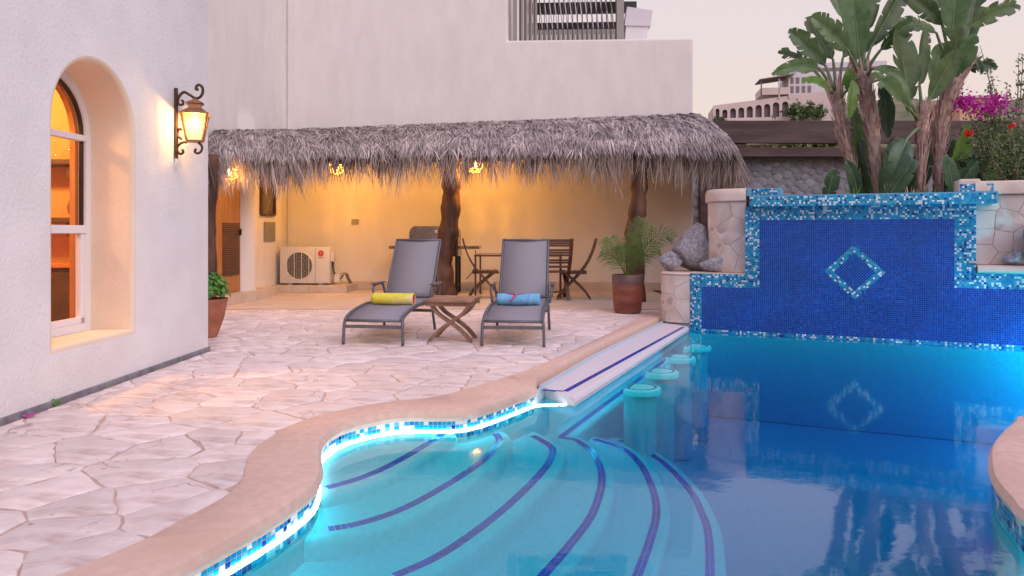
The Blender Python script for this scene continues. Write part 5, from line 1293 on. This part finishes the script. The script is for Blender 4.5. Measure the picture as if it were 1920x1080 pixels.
strelitzia('tallest bird of paradise palm with thick pinkish trunk', [(1652,358),(1648,350),(1640,281),(1634,225),(1622,172),(1614,136)], 9.6, (0.075,0.125), [
  ((1614,140),(1612,112),(1596,-75),66,(-.03,0,.1),2,'leaf',0), ((1618,138),(1634,86),(1708,-48),52,(.05,0,.1),3,'leaf',.2), ((1610,140),(1590,95),(1520,30),56,(0,0,.1),4,'leaf',-.1),
  ((1620,140),(1650,95),(1712,40),48,(.03,-.1,.12),4,'leaf',-.15), ((1622,150),(1636,128),(1702,215),52,(.12,-.15,.22),2,'leaf',-.25), ((1610,150),(1600,150),(1592,222),34,(-.04,-.1,.05),1,'leafbright',-.2),
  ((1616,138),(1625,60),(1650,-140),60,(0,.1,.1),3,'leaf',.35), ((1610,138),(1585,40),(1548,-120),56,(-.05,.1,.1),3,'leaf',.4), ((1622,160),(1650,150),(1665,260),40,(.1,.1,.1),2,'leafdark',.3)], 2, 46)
strelitzia('short middle bird of paradise palm with ragged brown sheath', [(1727,356),(1727,330),(1728,280),(1729,240),(1731,222)], 9.35, (0.045,0.09), [
  ((1728,228),(1706,192),(1684,50),92,(-.03,0,.05),2,'leaf',0), ((1732,226),(1742,190),(1800,92),52,(0,0,.1),2,'leaf',-.1), ((1726,230),(1704,205),(1636,138),50,(-.05,-.1,.06),2,'leaf',-.2),
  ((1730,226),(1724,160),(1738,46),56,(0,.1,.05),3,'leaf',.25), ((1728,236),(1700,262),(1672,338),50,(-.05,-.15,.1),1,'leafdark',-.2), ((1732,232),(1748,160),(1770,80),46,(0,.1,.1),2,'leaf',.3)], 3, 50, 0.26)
strelitzia('right bird of paradise palm with broad fanned trunk top', [(1762,356),(1761,303),(1764,260),(1771,211),(1783,170),(1794,142)], 9.7, (0.06,0.14), [
  ((1786,150),(1768,48),(1686,-20),44,(0,0,.1),3,'leaf',.1), ((1790,146),(1784,78),(1800,-90),66,(0,0,.1),2,'leaf',0), ((1794,146),(1816,52),(1914,14),40,(.1,-.05,.18),8,'leaf',-.1),
  ((1784,150),(1756,62),(1672,50),40,(-.05,0,.16),5,'leaf',-.1), ((1776,160),(1760,150),(1806,44),56,(0,-.1,0),1,'leaf',-.2), ((1780,165),(1772,150),(1826,62),44,(.05,-.1,0),1,'leaf',-.3),
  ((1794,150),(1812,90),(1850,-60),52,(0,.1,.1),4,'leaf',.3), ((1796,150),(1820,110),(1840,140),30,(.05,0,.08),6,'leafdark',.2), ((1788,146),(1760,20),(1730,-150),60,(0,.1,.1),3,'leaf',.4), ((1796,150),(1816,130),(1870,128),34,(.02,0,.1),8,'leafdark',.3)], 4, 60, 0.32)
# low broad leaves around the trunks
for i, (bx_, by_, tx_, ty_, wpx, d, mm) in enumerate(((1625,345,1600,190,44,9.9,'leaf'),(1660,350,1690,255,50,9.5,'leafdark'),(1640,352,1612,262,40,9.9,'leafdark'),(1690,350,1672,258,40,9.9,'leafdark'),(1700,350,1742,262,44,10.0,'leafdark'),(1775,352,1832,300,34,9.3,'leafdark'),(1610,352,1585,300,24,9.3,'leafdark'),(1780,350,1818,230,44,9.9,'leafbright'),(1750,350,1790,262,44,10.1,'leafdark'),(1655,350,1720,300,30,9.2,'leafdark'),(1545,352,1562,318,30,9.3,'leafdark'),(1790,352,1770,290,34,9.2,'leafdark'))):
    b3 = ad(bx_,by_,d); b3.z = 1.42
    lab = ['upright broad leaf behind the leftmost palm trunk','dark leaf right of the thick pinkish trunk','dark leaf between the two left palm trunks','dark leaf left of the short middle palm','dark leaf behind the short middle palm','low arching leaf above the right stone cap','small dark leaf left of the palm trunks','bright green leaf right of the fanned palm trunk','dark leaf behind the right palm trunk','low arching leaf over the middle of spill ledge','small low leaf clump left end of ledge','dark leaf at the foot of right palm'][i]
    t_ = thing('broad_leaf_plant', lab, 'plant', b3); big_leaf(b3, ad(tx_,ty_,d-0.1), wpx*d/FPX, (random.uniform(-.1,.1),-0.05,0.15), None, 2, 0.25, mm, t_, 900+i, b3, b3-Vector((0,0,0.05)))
for i, x in enumerate((1600,1668,1684,1706,1742)):
    b3 = ad(x,352,9.2); b3.z = 1.42; mb = MB()
    for k in range(9):
        a = random.uniform(0,6.28); L = random.uniform(0.15,0.32); v = Vector((math.cos(a)*0.10,math.sin(a)*0.06,L)); wv = Vector((0.008,0,0)); mb.add([-wv,wv,v*0.6+wv,v*0.6-wv,v],[(0,1,2,3),(3,2,4)])
    o_ = mb.build('grass_tuft', M['fibre'] if i%2 else M['frond'], None, fix=False); o_.location = b3
    tag(o_, ['green tuft below the leftmost palm','dry straw tuft beside the thick pinkish trunk','green tuft in the middle of the planting bed','dry straw tuft by the short palm','green tuft at the right palm foot'][i], 'plant', 'tufts in the planting bed')

# ---- shrubs on the right ----
def shrub(label, c, size, nleaf, lsz, seed, flowers=(), branches=10, m='bushleaf', name='shrub', cat='shrub', wild=0.0, scat=0.10):
    r_ = random.Random(seed); c = Vector(c); t_ = thing(name, label, cat, c); mbb = MB(); tips = []
    for k in range(branches):
        a = r_.uniform(0,6.28); e_ = r_.uniform(0.35,1.45); L = r_.uniform(0.75,1.08+wild)
        tip = Vector((math.cos(a)*math.cos(e_)*size[0], math.sin(a)*math.cos(e_)*size[1], size[2]*math.sin(e_)))*L
        mid = tip*0.5+Vector((r_.uniform(-.1,.1),r_.uniform(-.1,.1),0.15)); pts = [tip*t*t+mid*2*t*(1-t) for t in [q/8 for q in range(9)]]; tips.append(pts)
        mbb.tube(pts,[0.022*(1-0.85*q/8) for q in range(9)],5)
    mbb.build('branches', M['twig'], t_)
    mb = MB()
    for k in range(nleaf):
        pts = r_.choice(tips); u = r_.uniform(0.25,1.0); i = min(7,int(u*8)); p = pts[i].lerp(pts[i+1],u*8-i)+Vector((r_.gauss(0,1)*size[0],r_.gauss(0,1)*size[1],r_.gauss(0,1)*size[2]))*scat
        if p.z < 0: p.z = abs(p.z)
        a1 = Vector((r_.gauss(0,1),r_.gauss(0,1),r_.gauss(0,1))).normalized(); a2 = a1.cross(Vector((r_.gauss(0,1),r_.gauss(0,1),r_.gauss(0,1)))).normalized(); s_ = lsz*r_.uniform(0.6,1.3)
        mb.add([p-a1*s_,p+a2*s_*0.45,p+a1*s_,p-a2*s_*0.45],[(0,1,2,3)])
    tag(mb.build('foliage', M[m], t_, fix=False), kind='stuff')
    for (fp, fs, cnt, fm, nm) in flowers:
        mb = MB(); fp = Vector(fp)-c
        for k in range(cnt):
            p = fp+Vector((r_.gauss(0,1)*fs[0],r_.gauss(0,1)*fs[1],r_.gauss(0,1)*fs[2])); a1 = Vector((r_.gauss(0,1),r_.gauss(0,1),r_.gauss(0,1))).normalized(); a2 = a1.cross(Vector((r_.gauss(0,1),r_.gauss(0,1),r_.gauss(0,1)))).normalized(); s_ = 0.024
            mb.add([p-a1*s_,p+a2*s_*0.7,p+a1*s_,p-a2*s_*0.7],[(0,1,2,3)])
        mb.build(nm, M[fm], t_, fix=False)
    return t_
b0 = ad(1850,352,9.9); b0.z = 1.42
shrub('bougainvillea shrub with magenta bracts right of the palms', b0, (0.85,0.6,1.25), 3400, 0.030, 3, [(ad(1808,192,9.6),(0.07,0.06,0.06),240,'magenta','magenta_blossom'),(ad(1848,200,9.6),(0.14,0.06,0.06),340,'magenta','magenta_blossom'),(ad(1872,186,9.6),(0.06,0.05,0.05),110,'magenta','magenta_blossom')], 24, name='bougainvillea', wild=0.15)
b1 = ad(1905,352,9.0); b1.z = 1.42
shrub('dense green shrub at the right edge above the cap', b1, (0.55,0.5,1.0), 3200, 0.026, 5, [(ad(1897,236,8.75),(0.012,0.012,0.014),26,'redflower','red_blossom')], 22)
b2_ = ad(1822,352,9.5); b2_.z = 1.42
shrub('low green hibiscus shrub with one red flower', b2_, (0.34,0.3,0.62), 1300, 0.034, 8, [(ad(1816,250,9.25),(0.022,0.02,0.022),60,'redflower','red_blossom')], 14, m='leafdark', name='hibiscus')
b3_ = ad(1890,352,10.6); b3_.z = 1.42
shrub('tall airy shrub with thin dark twigs against the sky', b3_, (1.25,0.7,2.1), 3000, 0.028, 13, (), 34, name='airy_shrub', wild=0.15, scat=0.03)

# ---- small things by the house wall ----
wpnt = at(82,757); mb = MB()
for k in range(10):
    a = random.uniform(0,6.28); v = Vector((math.cos(a)*0.035,math.sin(a)*0.035,random.uniform(0.02,0.06))); s_ = Vector((-v.y,v.x,0))*0.35; mb.add([(0,0,0),v*0.6+s_,v,v*0.6-s_],[(0,1,2,3)])
o_ = mb.build('weed', M['lettuce'], None, fix=False); o_.location = (HW(4.66)+0.03,4.66,0.0); tag(o_, 'tiny green weed growing at the foot of the house wall', 'plant')
mb = MB()
for k in range(7):
    a = k*0.9; mb.add([(0,0,0.008),(0.028*math.cos(a),0.028*math.sin(a),0.004),(0.034*math.cos(a+0.4),0.034*math.sin(a+0.4),0.014),(0.028*math.cos(a+0.8),0.028*math.sin(a+0.8),0.004)],[(0,1,2,3)])
o_ = mb.build('fallen_blossom', M['magenta'], None, fix=False); o_.location = (HW(4.39)+0.045,4.39,0.004); tag(o_, 'fallen magenta blossom beside the house plinth', 'flower')

# ---- hillside and far buildings ----
hm = MB(); rows = []
for i in range(25):
    y = 50+i*6; rows.append([(x, y, -0.1+ max(0,min(1,(y-52)/55))**1.2*max(0,min(1,(x-12)/40.0))**0.5*20.5 + 1.0*math.sin(x*0.3+y*0.2)) for x in [10+k*6 for k in range(34)]])
hm.strip(rows); tag(hm.build('hillside', M['hill'], smooth=True), kind='structure')
DF = 95.0; k_ = DF/FPX
fb = thing('hillside_building', 'pale hillside building with a row of arches and upper terrace', 'building', ad(1337,228,DF), R(-9))
fz = fb.location.z
# local: x along facade
def FX(px): return (px-1337)*k_*1.02
def FZ(py): return (228-py)*k_
bm = bmesh.new(); v_, e_ = [], []
outer = [(0,-3),(FX(1560),-3),(FX(1560),FZ(178)),(FX(1520),FZ(178)),(0,FZ(198))]
def lp2(pts, y=0.0):
    v = [bm.verts.new((p[0],y,p[1])) for p in pts]; return [bm.edges.new((v[i],v[(i+1)%len(v)])) for i in range(len(v))]
ee = lp2(outer); holes = []
arches = [(1345,7,204),(1358,9,206),(1372.5,10.5,204),(1387,10.5,203),(1402,11,201),(1417.5,11.5,199),(1432.5,11,197.5),(1448,11.5,195),(1464,11,194)]
for cx_, wpx, top in arches:
    r_ = wpx*k_/2; x0 = FX(cx_); zt_ = FZ(top); pts = [(x0-r_,FZ(222)),(x0+r_,FZ(222))]+[(x0+r_*math.cos(a),zt_-r_+r_*math.sin(a)) for a in [math.pi*q/10 for q in range(11)]]
    ee += lp2(pts); holes.append(pts)
bmesh.ops.triangle_fill(bm, use_beauty=True, use_dissolve=False, edges=ee, normal=(0,-1,0))
me = bpy.data.meshes.new('arcade_wall'); bm.to_mesh(me); bm.free(); obj('arcade_wall', me, fb, M['farwall'])
for pts in holes:
    mb = MB(); mb.prism_y(pts,0.0,0.5); n=len(pts); mb.f = mb.f[1:]; mb.build('arch', M['farshade'], fb, fix=False)
mb = MB(); mb.box(0,FX(1560),0.6,6,-3,FZ(200)); mb.build('block', M['farwall'], fb)
mb = MB(); mb.box(FX(1421),FX(1470),-0.2,4,FZ(181),FZ(168)); mb.build('terrace_wall', M['farwall'], fb)
for x in (1421,1452,1470):
    mb = MB(); mb.box(FX(x),FX(x)+0.14,-0.2,0.0,FZ(188),FZ(152)); mb.build('post', M['farshade'] if x<1450 else M['farwhite'], fb)
mb = MB(); mb.add([(FX(1418),-0.6,FZ(154)),(FX(1478),-0.6,FZ(146)),(FX(1480),4,FZ(143)),(FX(1420),4,FZ(151)),(FX(1418),-0.6,FZ(152.5)),(FX(1478),-0.6,FZ(144)),(FX(1480),4,FZ(141)),(FX(1420),4,FZ(149))],bx); mb.build('terrace_roof', M['farshade'], fb)
mb = MB(); mb.box(FX(1470),FX(1570),0.4,6,FZ(185),FZ(143)); mb.build('upper_block', M['farwhite'], fb)
for x in (1474,1484,1494,1504):
    for z0, z1 in ((177,165),(160,149)):
        mb = MB(); mb.box(FX(x),FX(x)+0.38,0.33,0.399,FZ(z0),FZ(z1)); mb.build('window', M['farshade'], fb)
mb = MB(); mb.box(FX(1487),FX(1640),0.8,8,FZ(142.9),FZ(122)); mb.build('roof_block', M['farwhite'], fb)
mb = MB(); mb.box(FX(1490),FX(1640),0.72,0.79,FZ(138),FZ(132)); mb.build('window', M['farshade'], fb)
for i, (x, y, s_, lab) in enumerate(((1485,206,1.0,'round bush below the far arcade'),(1510,200,1.3,'bushy tree beside the far arcade'),(1497,213,0.9,'low bush at the end of the far arcade'),(1350,224,0.7,'small bush at the left end of the far arcade'),(1535,208,1.2,'bush on the far slope behind the leftmost palm'))):
    shrub(lab, ad(x,y,DF-3)-Vector((0,0,s_)), (1.5*s_,1.2*s_,1.7*s_), 420, 0.24, 70+i, (), 14, name='far_bush', cat='bush', m='bushleaf')
ph = thing('peach_house', 'distant peach coloured wall behind the magenta bougainvillea', 'house', ad(1800,215,40), 0)
mb = MB(); mb.box(0,2.1,0,4,-7.2,0.9); mb.build('wall', M['peach'], ph)
mb = MB(); mb.box(-0.1,2.2,-0.15,4.15,0.9,1.02); mb.build('roof_edge', M['farwall'], ph)
for i, (x, y) in enumerate(((1420,268),(1455,266),(1490,268),(1525,267),(1556,268),(1590,262))):
    c = ad(x,y,22); shrub(['garden bush in the beam gap nearest the thatch','second garden bush from the thatch in the beam gap','third garden bush from the thatch in the beam gap','garden bush in the beam gap left of the palms','garden bush in the beam gap touching the leftmost palm','garden bush behind the two left palm trunks'][i], (c.x,c.y,0.0), (0.9,0.7,c.z+0.6), 700, 0.09, 90+i, (), 10, name='garden_bush', cat='bush', m='bushleaf')['group'] = 'bushes beyond the timber beams'

# ---- under-water lamps ----
for i, (p, rz, lab, wt) in enumerate(((Vector((2.02,2.75,-0.40)), R(-90), 'round pool lamp under water in the right curved pool side', 4),(Vector((5.55,6.9,-0.42)), R(-66), 'round pool lamp under water at far right end of pool', 85))):
    t_ = thing('pool_lamp', lab, 'lamp', p, rz)
    mb = MB(); mb.tube([(0,0.02,0),(0,-0.012,0)],0.10,24); mb.build('rim', M['white'], t_)
    mb = MB(); mb.tube([(0,-0.013,0),(0,-0.02,0)],0.08,24); mb.build('lens', M['poollamp'], t_)
    point_light('pool_bulb', (0,-0.12,0), wt, (0.45,0.80,1.0), 0.06, t_)
print('objects', len(bpy.data.objects))
